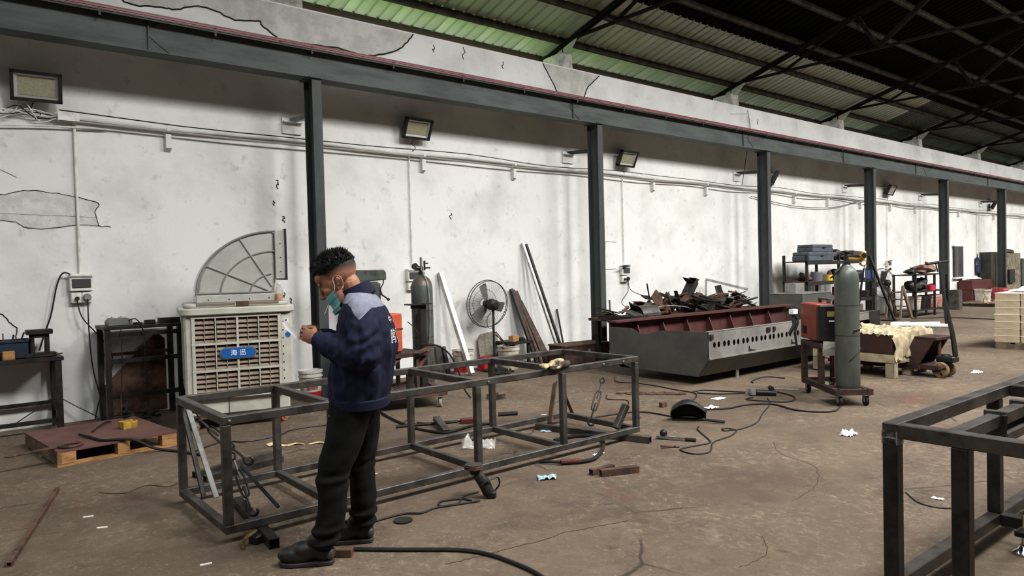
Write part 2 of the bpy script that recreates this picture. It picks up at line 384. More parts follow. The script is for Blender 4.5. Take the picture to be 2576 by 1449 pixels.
# ------------------------------------------------------------------ roof: sheets, purlins, trusses
ROOF_A, RS = 5.66, .29
def rz(y): return ROOF_A + RS*(9.26-abs(y))
roof = thing('roof', 'dark corrugated steel roof on trusses', None, kind='structure')
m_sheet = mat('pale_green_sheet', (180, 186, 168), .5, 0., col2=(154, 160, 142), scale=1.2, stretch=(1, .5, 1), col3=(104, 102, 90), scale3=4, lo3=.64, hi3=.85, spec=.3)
m_sheet2 = mat('shaded_green_sheet', (70, 77, 65), .6, 0., col2=(50, 55, 47), scale=1.2, stretch=(1, .5, 1), col3=(40, 40, 36), scale3=4, lo3=.55, hi3=.75, spec=.2)  # darker copy of the sheet, dimmer daylight of the right bays put into colour
m_shadesheet = mat('shaded_roof_sheet', (12, 12, 11), .9, 0., col2=(7, 7, 7), scale=3, spec=.03)  # shade under the inner roof put into a near-black sheet colour
PIT = .205
def sheet(y0, y1, npitch, dz=0.):
    o = MB(); prof = []
    for k in range(npitch):
        x = k*PIT; prof += [(x, 0), (x+.145, 0), (x+.155, .03), (x+.19, .03)]
    prof.append((npitch*PIT+.03, 0))
    n = len(prof)
    for y in (y0, y1):
        for x, h in prof: o.v.append(Vector((x, y, rz(y)+h+dz)))
    for i in range(n-1): o.f.append((i, i+1, n+i+1, n+i))
    return o.mesh('roof_sheet', fix=False)
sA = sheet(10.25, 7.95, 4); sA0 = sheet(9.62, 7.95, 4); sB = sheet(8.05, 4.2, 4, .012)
x = -2.46
while x < 22:
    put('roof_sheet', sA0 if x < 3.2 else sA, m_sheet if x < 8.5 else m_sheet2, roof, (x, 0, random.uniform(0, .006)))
    if x > 4: put('roof_sheet', sB, m_shadesheet, roof, (x, 0, 0))
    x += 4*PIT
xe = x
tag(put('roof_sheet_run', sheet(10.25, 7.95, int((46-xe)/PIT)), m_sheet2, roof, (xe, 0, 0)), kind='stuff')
tag(put('roof_sheet_run', sheet(8.05, 4.2, int((46-xe)/PIT), .012), m_shadesheet, roof, (xe, 0, 0)), kind='stuff')
tag(put('roof_sheet_run', sheet(4.3, 1.3, int(53/PIT), .02), m_shadesheet, roof, (-7, 0, 0)), kind='stuff')
tag(put('roof_sheet_run', sheet(8.05, 4.2, int(11/PIT), .012), m_shadesheet, roof, (-7.2, 0, 0)), kind='stuff')
tag(put('roof_sheet_run', sheet(-10.3, -1.0, int(53/PIT), .0), m_shadesheet, roof, (-7, 0, 0)), kind='stuff')
m_purlin = mat('purlin_steel', (56, 52, 45), .8, 0, col2=(34, 31, 28), scale=5, spec=.08)
for k in range(10):
    y = 9.22-.84*k
    if y > .8 or y < -1: MB().b2((-7, y-.03, rz(y)-.115), (46, y+.03, rz(y)-.012)).build('purlin', m_purlin if k < 6 else m_darksteel, roof)
MB().b2((3.9, 9.98, rz(10)-.1), (46, 10.04, rz(10)-.012)).build('purlin', m_darksteel, roof)
MB().b2((3.98, 9.80, rz(9.8)-.13), (46, 9.86, rz(9.8)-.02)).build('eave_beam', mat('brown_eave', (66, 54, 44), .85), roof)
def truss(x):
    e = bpy.data.objects.new('roof_truss', None); COL.objects.link(e); e.parent = roof; e.location = (x, 0, 0)
    def mem(nm, a, b, w=.05, h=.07): MB().bar((0, *a), (0, *b), w, h, (0, 0, 1)).build(nm, m_truss, e)
    top = lambda y: (y, rz(y)-.16)
    MB().bar((-.04, *top(10.05)), (-.04, *top(.6)), .035, .07).build('rafter', m_truss, e)
    MB().bar((.04, *top(10.05)), (.04, *top(.6)), .035, .07).build('rafter', m_truss, e)
    mem('tie', (9.2, 5.60), (-9.2, 5.60), .05, .05)
    mem('web_member', (6.0, 5.62), top(6.4)); mem('web_member', (6.0, 5.62), top(4.2), .06, .08)
    mem('web_member', (2.6, 5.62), top(4.2)); mem('web_member', (2.6, 5.62), top(1.0))
    mem('web_member', (7.9, 5.62), top(6.4), .04, .05); mem('web_member', (7.9, 5.62), top(8.2), .04, .05)
    MB().prism([(9.35, 5.36), (9.05, 5.36), (8.8, 5.62), (9.0, 5.66), (9.35, 5.52)], 'x', -.006, .006).build('gusset', m_sheet, e)
    MB().b2((-.01, 9.2, 5.36), (.01, 9.22, 5.55)).build('post', m_truss, e)
m_truss = mat('truss_steel', (24, 22, 19), .85, 0, col2=(14, 13, 12), scale=6, spec=.08)
for x in SX: truss(x)

# ------------------------------------------------------------------ outside: ground and hedge beyond the wall
m_leaf = mat('hedge_leaves', (86, 120, 48), .8, col2=(130, 150, 60), scale=20, col3=(40, 62, 26), scale3=30, lo3=.5, hi3=.62)
tag(MB().b2((-40, 9.35, -.3), (80, 60, -.05)).build('ground_outside', mat('grass', (122, 150, 84), .95, col2=(96, 124, 62), scale=2)), 'grass strip outside beyond the wall', None, kind='structure')
for i, (x, y, h) in enumerate([(1.2, 12.6, 5.6), (3.4, 13.4, 6.2)]):
    t = thing('tree', ['leafy green tree outside, above the wall by the roof gap', 'taller green tree outside, hidden behind the roof eave'][i], 'tree', (x, y, -.05))
    MB().tube([(0, 0, 0), (.05, 0, h*.5), (0, .1, h*.8)], [.12, .09, .05], 7).build('trunk', m_woodgrey, t)
    o = MB(); rr = random.Random(i)
    for k in range(500):
        a, b, r = rr.uniform(0, 2*PI), rr.uniform(-1, 1), rr.uniform(.6, 1.1)
        p = Vector((math.cos(a)*math.sqrt(1-b*b)*r, math.sin(a)*math.sqrt(1-b*b)*r, h*.84+b*r))
        u = Vector((rr.gauss(0, 1), rr.gauss(0, 1), rr.gauss(0, 1))).normalized()*.09; w = u.orthogonal().normalized()*.05
        o.add([p-u, p+w, p+u, p-w], [(0, 1, 2, 3)])
    tag(o.build('foliage', m_leaf, t, fix=False), kind='stuff')

tag(MB().b2((9.4, 10.9, -.1), (46, 11.1, 5.2)).build('eave_light_blocker', mat('blocker_grey_green', (84, 92, 74), .9, col2=(60, 68, 52), scale=1.5)), 'unseen wall added outside to keep daylight off the right eaves', None, kind='structure')  # added out of view to block daylight under the right-hand eaves
# ------------------------------------------------------------------ cable trunking along the wall
t = thing('cable_trunking', 'pale conduit sagging along the whole length of the wall', 'conduit', (0, 0, 0))
P = []
for k in range(0, 60):
    x = 1.15+k*.6; P.append((x, 9.03, 3.335-.0035*(x)+.012*math.sin(x*2.1)))
MB().tube(P, .025, 8).build('trunking', mat('trunking_white', (206, 205, 199), .6, col2=(188, 186, 180), scale=3), t, smooth=True)
P2 = [(x, 9.0, z-.05-.018*math.sin(x*1.9+1)) for x, y, z in P]
MB().tube(P2, .011, 6).build('cable', mat('grey_cable', (150, 148, 142), .6), t)
P3 = [(x, 9.02, z+.045+.02*math.sin(x*1.3)) for x, y, z in P]
MB().tube(P3, .007, 5).build('cable', m_black, t)
P4 = spl([(-1, 9.05, 3.30), (0, 9.05, 3.33), (.6, 9.05, 3.30), (.9, 9.04, 3.37), (1.2, 9.04, 3.3)], 5)
MB().tube(P4, .012, 6).build('cable', m_white, t)
for k in range(5):
    MB().tube(spl([(.35+.1*k, 9.04, 3.34), (.6+.06*k, 9.0, 3.25+.05*k), (.85+.03*k, 9.02, 3.38-.03*k), (1.15, 9.03, 3.33)], 5), .006, 5).build('cable', m_black if k % 2 else m_white, t)
MB().tube(spl([(-1, 9.05, 3.18), (.3, 9.05, 3.17), (1.0, 9.05, 3.22), (1.6, 9.05, 3.25)], 4), .01, 5).build('cable', m_white, t)
MB().b2((1.13, 8.98, 3.29), (1.33, 9.02, 3.375)).build('junction_strip', m_white, t)
hb = MB().b2((-.03, -.075, -.27), (.03, 0, -.07)).b2((-.02, -.1, -.07), (.02, 0, -.04)).prism([(-.075, -.27), (0, -.27), (0, -.31)], 'x', -.03, .03).mesh('support_bracket')
for x in [2.24, 5.78, 7.55, 11.13, 12.89, 16.53, 18.21, 20.07, 21.98, 23.79, 27.42, 31]:
    put('support_bracket', hb, m_wall, t, (x, 9.1, 3.34-.0035*x+.03))

# ------------------------------------------------------------------ floodlights
m_lens = mat('floodlight_lens', (150, 146, 120), .25, col2=(136, 132, 108), scale=40)
m_reflect = mat('floodlight_reflector', (190, 190, 186), .3, .6)
def floodlight(x, z, rzv, tilt, label, w=.46, h=.31):
    t = thing('floodlight', label, 'floodlight', (x, 8.92, z), rzv, 'floodlights on the long wall')
    e = Matrix.Rotation(tilt, 4, 'X')
    def pt(b): 
        b.v = [e @ p for p in b.v]; return b
    f = MB(); a, b = w/2, h/2; i = .035
    f.b2((-a, -.03, -b), (-a+i, .04, b)).b2((a-i, -.03, -b), (a, .04, b)).b2((-a, -.03, -b), (a, .04, -b+i)).b2((-a, -.03, b-i), (a, .04, b))
    pt(f).build('frame', m_black, t, bevel=.003)
    pt(MB().b2((-a+.03, .03, -b+.03), (a-.03, .075, b-.03))).build('housing', m_black, t)
    pt(MB().b2((-a*.72, .012, -b*.6), (a*.72, .016, b*.66))).build('led_panel', m_lens, t)
    r = MB(); A, B = a-i, b-i; c_, d = a*.72, b*.62
    for q in [[(-A,-.01,-B),(A,-.01,-B),(c_,.012,-d),(-c_,.012,-d)], [(-A,-.01,B),(A,-.01,B),(c_,.012,d),(-c_,.012,d)],
              [(-A,-.01,-B),(-A,-.01,B),(-c_,.012,d),(-c_,.012,-d)], [(A,-.01,-B),(A,-.01,B),(c_,.012,d),(c_,.012,-d)]]:
        r.add(q, [(0, 1, 2, 3)])
    pt(r).build('reflector', m_reflect, t)
    MB().bar((-.12, .05, -.05), (-.12, .175, -.08), .03, .006).bar((.12, .05, -.05), (.12, .175, -.08), .03, .006).b2((-.14, .165, -.1), (.14, .178, -.06)).build('bracket', m_darksteel, t)
    MB().tube(spl([(0, .06, -b*.7), (-.05, .1, -b-.05), (.03, .12, -b-.1), (-.02, .14, -b-.16)], 5), .006, 5).build('cord', m_black, t)
FL = [(.94, 3.60, -.08, .25, 'large black floodlight at the far left of the wall'), (5.62, 3.66, .02, .45, 'black floodlight above the gas cylinder, left of the second column'),
      (10.24, 3.59, .0, .45, 'black floodlight above the scrap heap'), (15.42, 3.55, .55, .45, 'black floodlight half hidden behind the third column'),
      (21.75, 3.60, .05, .45, 'black floodlight between the fourth and fifth columns'), (30.6, 3.5, .25, .45, 'small distant floodlight beside the sixth column')]
for a in FL: floodlight(*a)

# ------------------------------------------------------------------ switch boxes with their drop pipes
def switchbox(x, z, label, big=False, lid=False):
    t = thing('switch_box', label, 'switch box', (x, 9.1, z), 0, 'switch boxes on the wall')
    MB().tube([(0, -.03, .1), (0, -.03, 3.32-z)], .014 if big else .011, 8).build('drop_pipe', m_white, t)
    MB().b2((-.11, -.09, -.08), (.11, 0, .11)).build('housing', m_white, t, bevel=.008)
    MB().b2((-.09, -.1, -.045), (.09, -.088, .055)).build('cover_window', mat('smoked_window', (70, 70, 70), .15), t, bevel=.004)
    MB().b2((-.105, -.098, .07), (.105, -.088, .085)).build('trim_strip', m_galv, t)
    if lid: MB().bar((-.1, -.1, .075), (-.1, -.2, .11), .2, .006).build('lid', m_galv, t)
    MB().b2((-.1, -.07, -.21), (0, 0, -.095)).build('socket', m_white, t, bevel=.006)
    MB().b2((.005, -.07, -.21), (.1, 0, -.095)).build('socket', m_white, t, bevel=.006)
    MB().lathe([(.04, 0), (.042, .02), (.03, .035)], (.05, -.07, -.15), 14, Matrix.Rotation(PI/2, 4, 'X')).build('plug', m_galv if big else m_black, t)
    MB().lathe([(.022, 0), (.022, .03), (.012, .05)], (-.045, -.07, -.16), 12, Matrix.Rotation(PI/2, 4, 'X')).build('plug', m_black, t)
    return t
switchbox(1.29, 1.52, 'white switch box with sockets above the left workbench', True)
switchbox(5.55, 1.50, 'white switch box behind the left gas cylinder')
switchbox(10.24, 1.48, 'white switch box with open lid above the scrap heap', lid=True)
switchbox(21.8, 1.45, 'small white switch box above the rack of paint buckets', lid=True)
def cord(label, pts, r=.007, m=None, name='power_cord', n=6, group=None, seg=6):
    o = MB().tube(spl(pts, n), r, seg).build(name, m or m_black, smooth=True)
    return tag(o, label, 'cable', group)
cord('black cord hanging from the left switch box to the floor by the rack', [(1.24, 9.0, 1.34), (1.28, 8.98, 1.15), (1.42, 8.98, .95), (1.55, 8.97, .72), (1.5, 8.9, .45), (1.40, 8.95, .2), (1.36, 8.95, .02)])
cord('black cord dropping straight from the left switch box', [(1.34, 8.99, 1.35), (1.34, 8.99, 1.0), (1.36, 8.98, .6), (1.42, 8.95, .25), (1.45, 8.85, .01)])
cord('grey cord looping from the left switch box to the workbench', [(1.2, 9.02, 1.62), (1.12, 9.02, 1.64), (1.06, 9.03, 1.5), (1.0, 9.04, 1.2), (.93, 9.05, .98), (.88, 9.03, .82)], .009)
cord('thin cord from the open switch box down to the scrap table', [(10.22, 9.0, 1.3), (10.2, 8.95, 1.1), (9.9, 8.85, .9), (9.5, 8.3, .8)])
cord('second thin cord crossing below the open switch box', [(10.27, 9.0, 1.3), (10.3, 8.95, 1.1), (10.6, 8.7, .95), (10.9, 8.2, .8)])
cord('thin wire hanging from the roof past the third column', [(14.53, 9.06, 5.05), (14.6, 9.05, 4.6), (14.2, 8.9, 4.0), (13.85, 8.8, 3.3)], .008)
cord('thin cord swagging along the wall behind the third column', [(14.6, 9.05, 3.1), (16.4, 9.04, 2.95), (18.4, 9.04, 2.98), (20.0, 9.05, 3.22)], .008)
# ------------------------------------------------------------------ welded steel frame (main)
def frame_table():
    t = thing('welding_table', 'long welded steel tube frame behind the standing worker', 'steel frame', (0, 0, 0))
    X = [1.27, 1.93, 3.085, 3.96, 4.86]; Y0, Y1 = 4.2, 5.2; w = .05; zb, zt = .06, .745
    mb = lambda lo, hi, nm: MB().b2(lo, hi).build(nm, m_steel, t, bevel=.004)
    for z in (zb, zt-w):
        nm = 'long_rail'
        mb((X[0], Y0, z), (X[-1]+w, Y0+w, z+w), nm); mb((X[0], Y1-w, z), (X[-1]+w, Y1, z+w), nm)
        for x in X: mb((x, Y0+w, z), (x+w, Y1-w, z+w), 'cross_rail')
    for x in X:
        mb((x, Y0, zb+w), (x+w, Y0+w, zt-w), 'post'); mb((x, Y1-w, zb+w), (x+w, Y1, zt-w), 'post')
    for x in (1.31, 3.2, 4.45, 4.7):
        MB().lathe([(.008, 0), (.009, .008), (.003, .012)], (x, Y0, .72), 8, Matrix.Rotation(PI/2, 4, 'X')).build('weld_spot', m_galv, t)
frame_table()
def tube_on_floor(name, a, b, label, w=.06, z=0, m=None, group=None, wall_=.005):
    """hollow square tube lying on the floor from a to b"""
    a, b = Vector((*a, z+w/2)), Vector((*b, z+w/2)); d = (b-a); L_ = d.length; ang = math.atan2(d.y, d.x)
    o = MB(); h = w/2; q = h-wall_
    for (p, r) in (((h,h),(q,q)),):
        ring_o = [(-h,-h),(h,-h),(h,h),(-h,h)]; ring_i = [(-q,-q),(q,-q),(q,q),(-q,q)]
        for ring in (ring_o, ring_i):
            for xx in (0, L_):
                for (yy, zz) in ring: o.v.append(Vector((xx, yy, zz+h)))
        for i in range(4):
            j = (i+1) % 4
            o.f.append((i, j, 4+j, 4+i)); o.f.append((8+i, 12+i, 12+j, 8+j))
            o.f.append((i, 8+i, 8+j, j)); o.f.append((4+i, 4+j, 12+j, 12+i))
    ob = o.build(name, m or m_steel, fix=False); ob.location = (a.x, a.y, z); ob.rotation_euler = (0, 0, ang)
    return tag(ob, label, 'steel tube', group)
tube_on_floor('square_tube', (4.5, 5.15), (4.83, 4.02), 'square steel tube propping the right end of the long frame', .058)
tube_on_floor('square_tube', (1.56, 4.9), (1.46, 3.96), 'square steel tube under the left end of the long frame by the shoe', .058, m=m_darksteel)
# ------------------------------------------------------------------ foreground frame at the right
t = thing('welding_table', 'dark steel frame in the right foreground, cut off by the picture edge', 'steel frame', (3.19, 1.36, 0), math.radians(-1.0))
w = .062; zt = .845; zb = .10
mb = lambda lo, hi, nm, m=None: MB().b2(lo, hi).build(nm, m or m_steel, t, bevel=.004)
mb((0, -w, zt-w), (3.2, 0, zt), 'long_rail'); mb((0, -w, zb), (3.2, 0, zb+w), 'long_rail')
mb((0, -.98, zt-w), (w, -w, zt), 'end_rail', m_steel)
mb((0, -w, 0), (w, 0, zt-w), 'post', m_darksteel); mb((0, -.335, 0), (w, -.27, zt-w), 'post', m_darksteel)
mb((1.24, -w, zb+w), (1.24+w, 0, zt-w), 'post', m_darksteel); mb((1.24, -.98, zb), (1.24+w, -w, zb+w), 'cross_rail', m_darksteel); mb((1.12, -.22, zb), (1.24, -.16, zb+.03), 'foot_plate', m_darksteel)
mb((1.40, -.98, zt-w), (1.40+w, -w, zt), 'cross_rail', m_darksteel)
mb((w, -.29, zt-.06), (2.6, -.235, zt-.003), 'inner_rail', m_steel)
for x0, x1, z0_, z1_ in ((.52, .55, -.135, .012), (.86, .89, -.135, .012), (.55, .86, -.135, -.09)): MB().b2((x0, -.305, zt+z0_), (x1, -.22, zt+z1_)).build('clamp_bracket', m_steel, t, bevel=.003)
MB().lathe([(.006, 0), (.012, .1)], (.50, -.31, zt-.1), 8).build('bolt', m_darksteel, t)
MB().lathe([(.05, 0), (.052, .012), (.028, .03), (.02, .05), (.011, .055), (.011, .2), (.02, .2), (.02, .215)], (1.17, -.19, 0), 16).build('levelling_foot', m_chrome, t, smooth=True)
MB().b2((0, -w-.002, zt-w-.03), (w+.002, .002, zt-w+.03)).build('weld_patch', mat('weld_scale', (150, 142, 130), .7, .2, col2=(84, 78, 72), scale=30, lo=.45, hi=.55), t)
# ------------------------------------------------------------------ evaporative air cooler with elbow duct
def caster(parent, loc, r=.05, m_wheel=None, rzv=0., name='caster', h=None):
    h = h or r*2.3
    e = bpy.data.objects.new(name, None); COL.objects.link(e); e.parent = parent; e.location = loc; e.rotation_euler = (0, 0, rzv)
    RY = Matrix.Rotation(PI/2, 4, 'X')
    MB().lathe([(r*.35, -.016), (r*.9, -.016), (r, -.010), (r, .010), (r*.9, .016), (r*.35, .016)], (0, 0, r), 18, RY).build('wheel', m_wheel or m_rubber, e, smooth=True)
    MB().lathe([(r*.35, -.02), (r*.35, .02)], (0, 0, r), 10, RY).build('hub', m_galv, e, smooth=True)
    MB().b2((-.012-r*.2, -.026, r*.8), (.02, -.02, h)).b2((-.012-r*.2, .02, r*.8), (.02, .026, h)).b2((-r*.9, -.035, h-.006), (r*.9, .035, h)).build('fork', m_galv, e)
    return e
c = thing('air_cooler', 'beige evaporative air cooler with a curved grey duct elbow on top', 'air cooler', (1.94, 7.53, 0), math.radians(-13))
W_, D_ = 1.07, .98
for (x, y) in [(.08, .08), (W_-.12, .08), (.08, D_-.1), (W_-.12, D_-.1)]: caster(c, (x, y, 0), .05, mat('orange_wheel', (158, 84, 50), .6), .6)
MB().b2((.02, .03, .115), (W_-.06, D_-.03, .14)).build('base_edge', m_rust, c)
MB().b2((.02, .03, .14), (W_-.06, D_-.03, .40)).build('water_tank', m_cooler, c, bevel=.02)
MB().b2((.0, .02, .38), (W_-.03, D_-.02, .41)).build('tank_lip', m_cooler, c, bevel=.008)
MB().b2((.40, .024, .14), (.405, .03, .38)).build('tank_seam', m_darksteel, c)
for nm, lo, hi in [('corner_post', (0, 0, .33), (.10, .12, 1.18)), ('corner_post', (W_-.13, 0, .33), (W_-.02, .12, 1.18)), ('corner_post', (0, D_-.1, .4), (.10, D_, 1.18)), ('corner_post', (W_-.12, D_-.1, .4), (W_-.02, D_, 1.18))]:
    MB().b2(lo, hi).build(nm, m_cooler, c, bevel=.022, smooth=True)
MB().b2((.05, .06, .4), (W_-.08, D_-.05, 1.18)).build('inner_pad', mat('cooling_pad_dark', (46, 38, 32), .9, col2=(74, 62, 54), scale=30), c)
# front grille
GX0, GX1, GZ0, GZ1 = .085, .915, .33, 1.15
g = MB()
for k in range(5):
    x = GX0+(GX1-GX0)*k/4; wv = .016 if k in (0, 4) else (.011 if k == 2 else .006)
    g.b2((x-wv, -.018, GZ0), (x+wv, .02, GZ1))
for k in range(4):
    z = GZ0+(GZ1-GZ0)*k/3; g.b2((GX0-.02, -.02, z-.012), (GX1+.02, .02, z+.012))
g.build('grille_frame', m_cooler, c, bevel=.002)
cw_ = (GX1-GX0)/4; rh = (GZ1-GZ0)/3
sl = MB().add([(0, -.012, -.020), (cw_-.022, -.012, -.020), (cw_-.022, .016, .014), (0, .016, .014), (0, -.010, -.025), (cw_-.022, -.010, -.025), (cw_-.022, .020, .009), (0, .020, .009)],
              [(0, 1, 2, 3), (4, 5, 6, 7), (0, 1, 5, 4), (1, 2, 6, 5), (2, 3, 7, 6), (3, 0, 4, 7)]).mesh('louver_slat')
m_slat = mat('dusty_slat', (140, 126, 110), .75, col2=(116, 102, 88), scale=10, col3=(154, 144, 130), scale3=25)
for a in range(4):
    for b in range(3):
        for s in range(5):
            put('louver_slat', sl, m_slat, c, (GX0+cw_*a+.011, 0, GZ0+rh*b+.034+s*(rh-.03)/5))
mu = MB().b2((-.003, -.012, 0), (.003, .02, rh-.02)).mesh('mullion')
for a in range(4):
    for b in range(3): put('mullion', mu, m_slat, c, (GX0+cw_*(a+.5), 0, GZ0+rh*b+.01))
MB().b2((GX1+.02, -.008, GZ0), (GX1+.055, .01, GZ1)).build('hinge_strip', m_cooler, c)
for k in range(9): MB().b2((GX1+.03, -.012, .38+k*.085), (GX1+.04, -.008, .395+k*.085)).build('hinge_slot', m_darksteel, c)
# lid
lid = MB()
P = []
for (cx, cy, a0) in [(W_-.1, .06, -90), (W_-.1, D_-.08, 0), (.07, D_-.08, 90), (.07, .06, 180)]:
    for k in range(6):
        a = math.radians(a0+k*18); P.append((cx+.11*math.cos(a), cy+.11*math.sin(a)))
lid.prism(P, 'z', 1.17, 1.245)
lid.prism([(.5*W_+(x-.5*W_)*.9, .5*D_+(y-.5*D_)*.9) for x, y in P], 'z', 1.245, 1.285)
lid.build('lid', m_cooler, c, bevel=.012, smooth=True)
for x0 in (.12, .55): MB().b2((x0, .0, 1.262), (x0+.37, .06, 1.288)).build('lid_recess', mat('lid_brown', (112, 98, 86), .8), c, bevel=.004)
MB().b2((.5, -.01, 1.25), (.62, .09, 1.30)).build('lid_latch', m_rust, c, bevel=.006)
# badge
bx, bz, bw, bh = .50, .775, .355, .118
def stadium(w, h, n=10):
    r = h/2; q = []
    for k in range(n+1): a = -PI/2+PI*k/n; q.append((w/2-r+r*math.cos(a), r*math.sin(a)))
    for k in range(n+1): a = PI/2+PI*k/n; q.append((-w/2+r+r*math.cos(a), r*math.sin(a)))
    return q
MB().prism([(bx+x, bz+z) for x, z in stadium(bw, bh)], 'y', -.030, -.018).build('badge_rim', m_galv, c)
bd = MB().prism([(bx+x, bz+z) for x, z in stadium(bw-.016, bh-.016)], 'y', -.034, -.028).build('badge', m_blue, c)
tm = put('lettering', text_mesh('海 迅', .066), mat('badge_white', (240, 242, 244), .5), bd, (bx, -.036, bz), (PI/2, 0, 0))
MB().b2((W_-.105, -.003, .98), (W_-.06, .0, 1.10)).build('sticker', m_paper, c)
for k in range(4): MB().b2((W_-.092, -.005, .995+k*.026), (W_-.074, -.003, 1.013+k*.026)).build('sticker_print', m_black, c)
MB().prism([(W_-.07+.028*math.cos(a*PI/8), .93+.03*math.sin(a*PI/8)) for a in range(16)], 'y', -.003, 0).build('blue_sticker', m_blue, c)
# duct elbow: quarter bend in the x-z plane
ex, ez = .93, 1.36
def arc(rx, rz_, a0=90, a1=180, n=18): return [(ex+rx*math.cos(math.radians(a0+(a1-a0)*k/n)), ez+rz_*math.sin(math.radians(a0+(a1-a0)*k/n))) for k in range(n+1)]
prof = arc(.80, .68) + [(.13, 1.36), (ex, 1.36), (ex+.0, 1.50)]
MB().prism(arc(.80, .68)+[(ex-.02, 1.36), (ex, 1.52)], 'y', .22, .86).build('duct_elbow', m_coolgrey, c, bevel=.035, smooth=True)
MB().b2((.13, .20, 1.285), (ex-.01, .88, 1.37)).build('duct_collar', m_coolgrey, c, bevel=.01)
MB().b2((ex-.005, .19, 1.52), (ex+.10, .89, 2.045)).build('duct_flange', m_coolgrey, c, bevel=.006)
MB().b2((ex+.10, .17, 1.505), (ex+.115, .91, 2.06)).build('duct_flange_rim', m_darksteel, c)
m_rib = mat('duct_rib_grey', (120, 119, 112), .35)
rb = lambda pts, nm='duct_rib', r=.010: MB().tube([(x, .217, z) for x, z in pts], r, 6).build(nm, m_rib, c, smooth=True)
rb(arc(.56, .46)); rb(arc(.27, .22, 100, 178)); rb(arc(.795, .675), r=.012)
for a in (117, 152):
    ca, sa = math.cos(math.radians(a)), math.sin(math.radians(a)); rb([(ex+.10*ca, ez+.09*sa), (ex+.78*ca, ez+.66*sa)])
rb([(.15, 1.385), (ex-.02, 1.385)])
for x in (.25, .45, .65, .85): MB().ball((x, .198, 1.32), .007, 6, 4).build('rivet', m_darksteel, c)
for z in (1.6, 1.75, 1.9): MB().ball((ex+.05, .188, z), .007, 6, 4).build('rivet', m_darksteel, c)
# bottle on the cooler
b = thing('plastic_bottle', 'clear plastic bottle with brown contents on top of the air cooler', 'bottle', (2.91, 7.50, 1.285))
m_pet = mat('pet_plastic', (236, 232, 222), .08, 0, trans=.75, alpha=.55)
MB().lathe([(.036, 0), (.04, .01), (.04, .10), (.036, .12), (.016, .165), (.015, .18)], n=18).build('bottle_body', m_pet, b, smooth=True)
MB().lathe([(.037, .006), (.037, .055), (.025, .075)], n=16).build('contents', mat('brown_contents', (158, 84, 40), .7, col2=(206, 160, 110), scale=40), b, smooth=True)
MB().lathe([(.017, .178), (.017, .195)], n=12).build('cap', m_paper, b)

# ------------------------------------------------------------------ left workbench
t = thing('workbench', 'dark steel workbench at the left edge against the wall', 'workbench', (-.55, 8.62, 0))
MB().b2((0, 0, .735), (1.60, .45, .775)).build('bench_top', m_darksteel, t, bevel=.004)
for x in (.02, 1.52):
    for y in (.01, .38): MB().b2((x, y, 0), (x+.06, y+.06, .735)).build('leg', m_darksteel, t, bevel=.003)
MB().b2((.05, .02, .10), (1.55, .06, .14)).build('stretcher', m_darksteel, t); MB().b2((.05, .39, .24), (1.55, .42, .28)).build('stretcher', m_darksteel, t)
MB().b2((1.53, .05, .19), (1.57, .40, .23)).build('stretcher', m_darksteel, t)
t = thing('steel_anvil_block', 'black steel I-shaped block standing on the left workbench', 'steel block', (.86, 8.80, .775))
MB().b2((-.115, -.08, .235), (.115, .08, .285)).build('top_plate', m_darksteel, t, bevel=.006)
MB().b2((-.085, -.05, .04), (-.045, .05, .235)).b2((.045, -.05, .04), (.085, .05, .235)).b2((-.085, -.05, .20), (.085, .05, .235)).build('uprights', m_darksteel, t, bevel=.006)
MB().b2((-.13, -.07, 0), (.14, .07, .045)).build('foot', m_darksteel, t, bevel=.006)
t = thing('plastic_crate', 'dark blue plastic crate on the left workbench', 'crate', (.60, 8.86, .775))
o = MB(); 
for lo, hi in [((-.17, -.12, 0), (.17, .12, .01)), ((-.17, -.12, 0), (-.16, .12, .18)), ((.16, -.12, 0), (.17, .12, .18)), ((-.17, -.12, 0), (.17, -.11, .18)), ((-.17, .11, 0), (.17, .12, .18))]: o.b2(lo, hi)
o.build('crate_body', mat('navy_plastic', (28, 40, 58), .55, col2=(22, 30, 44), scale=8), t)
MB().b2((-.185, -.135, .17), (-.165, .135, .19)).b2((.165, -.135, .17), (.185, .135, .19)).b2((-.185, -.135, .17), (.185, -.115, .19)).b2((-.185, .115, .17), (.185, .135, .19)).build('crate_rim', MATS['navy_plastic'], t)
for k in range(4): MB().bar((-.1+.06*k, 0, .1), (-.13+.09*k, .02, .24+.02*(k % 2)), .012, .012).build('tool_end', m_rust if k % 2 else m_darksteel, t)
tag(MB().box((.585, 8.69, .82), (.10, .07, .088), (0, 0, .1)).build('wood_block', m_wood, bevel=.004), 'small worn wooden block at the front of the left workbench', 'wood block')
for k, (x, y, l, a) in enumerate([(.98, 8.75, .16, .3), (.9, 8.72, .12, -.4), (1.0, 8.85, .1, 1.2)]):
    tag(MB().bar((x-l/2*math.cos(a), y-l/2*math.sin(a), .787), (x+l/2*math.cos(a), y+l/2*math.sin(a), .795), .018, .014).build('steel_offcut', m_rust),
        ['rusty steel offcut at the bench corner beside the anvil block', 'steel offcut lying in front of the anvil block', 'short steel offcut behind the anvil block'][k], 'offcut')

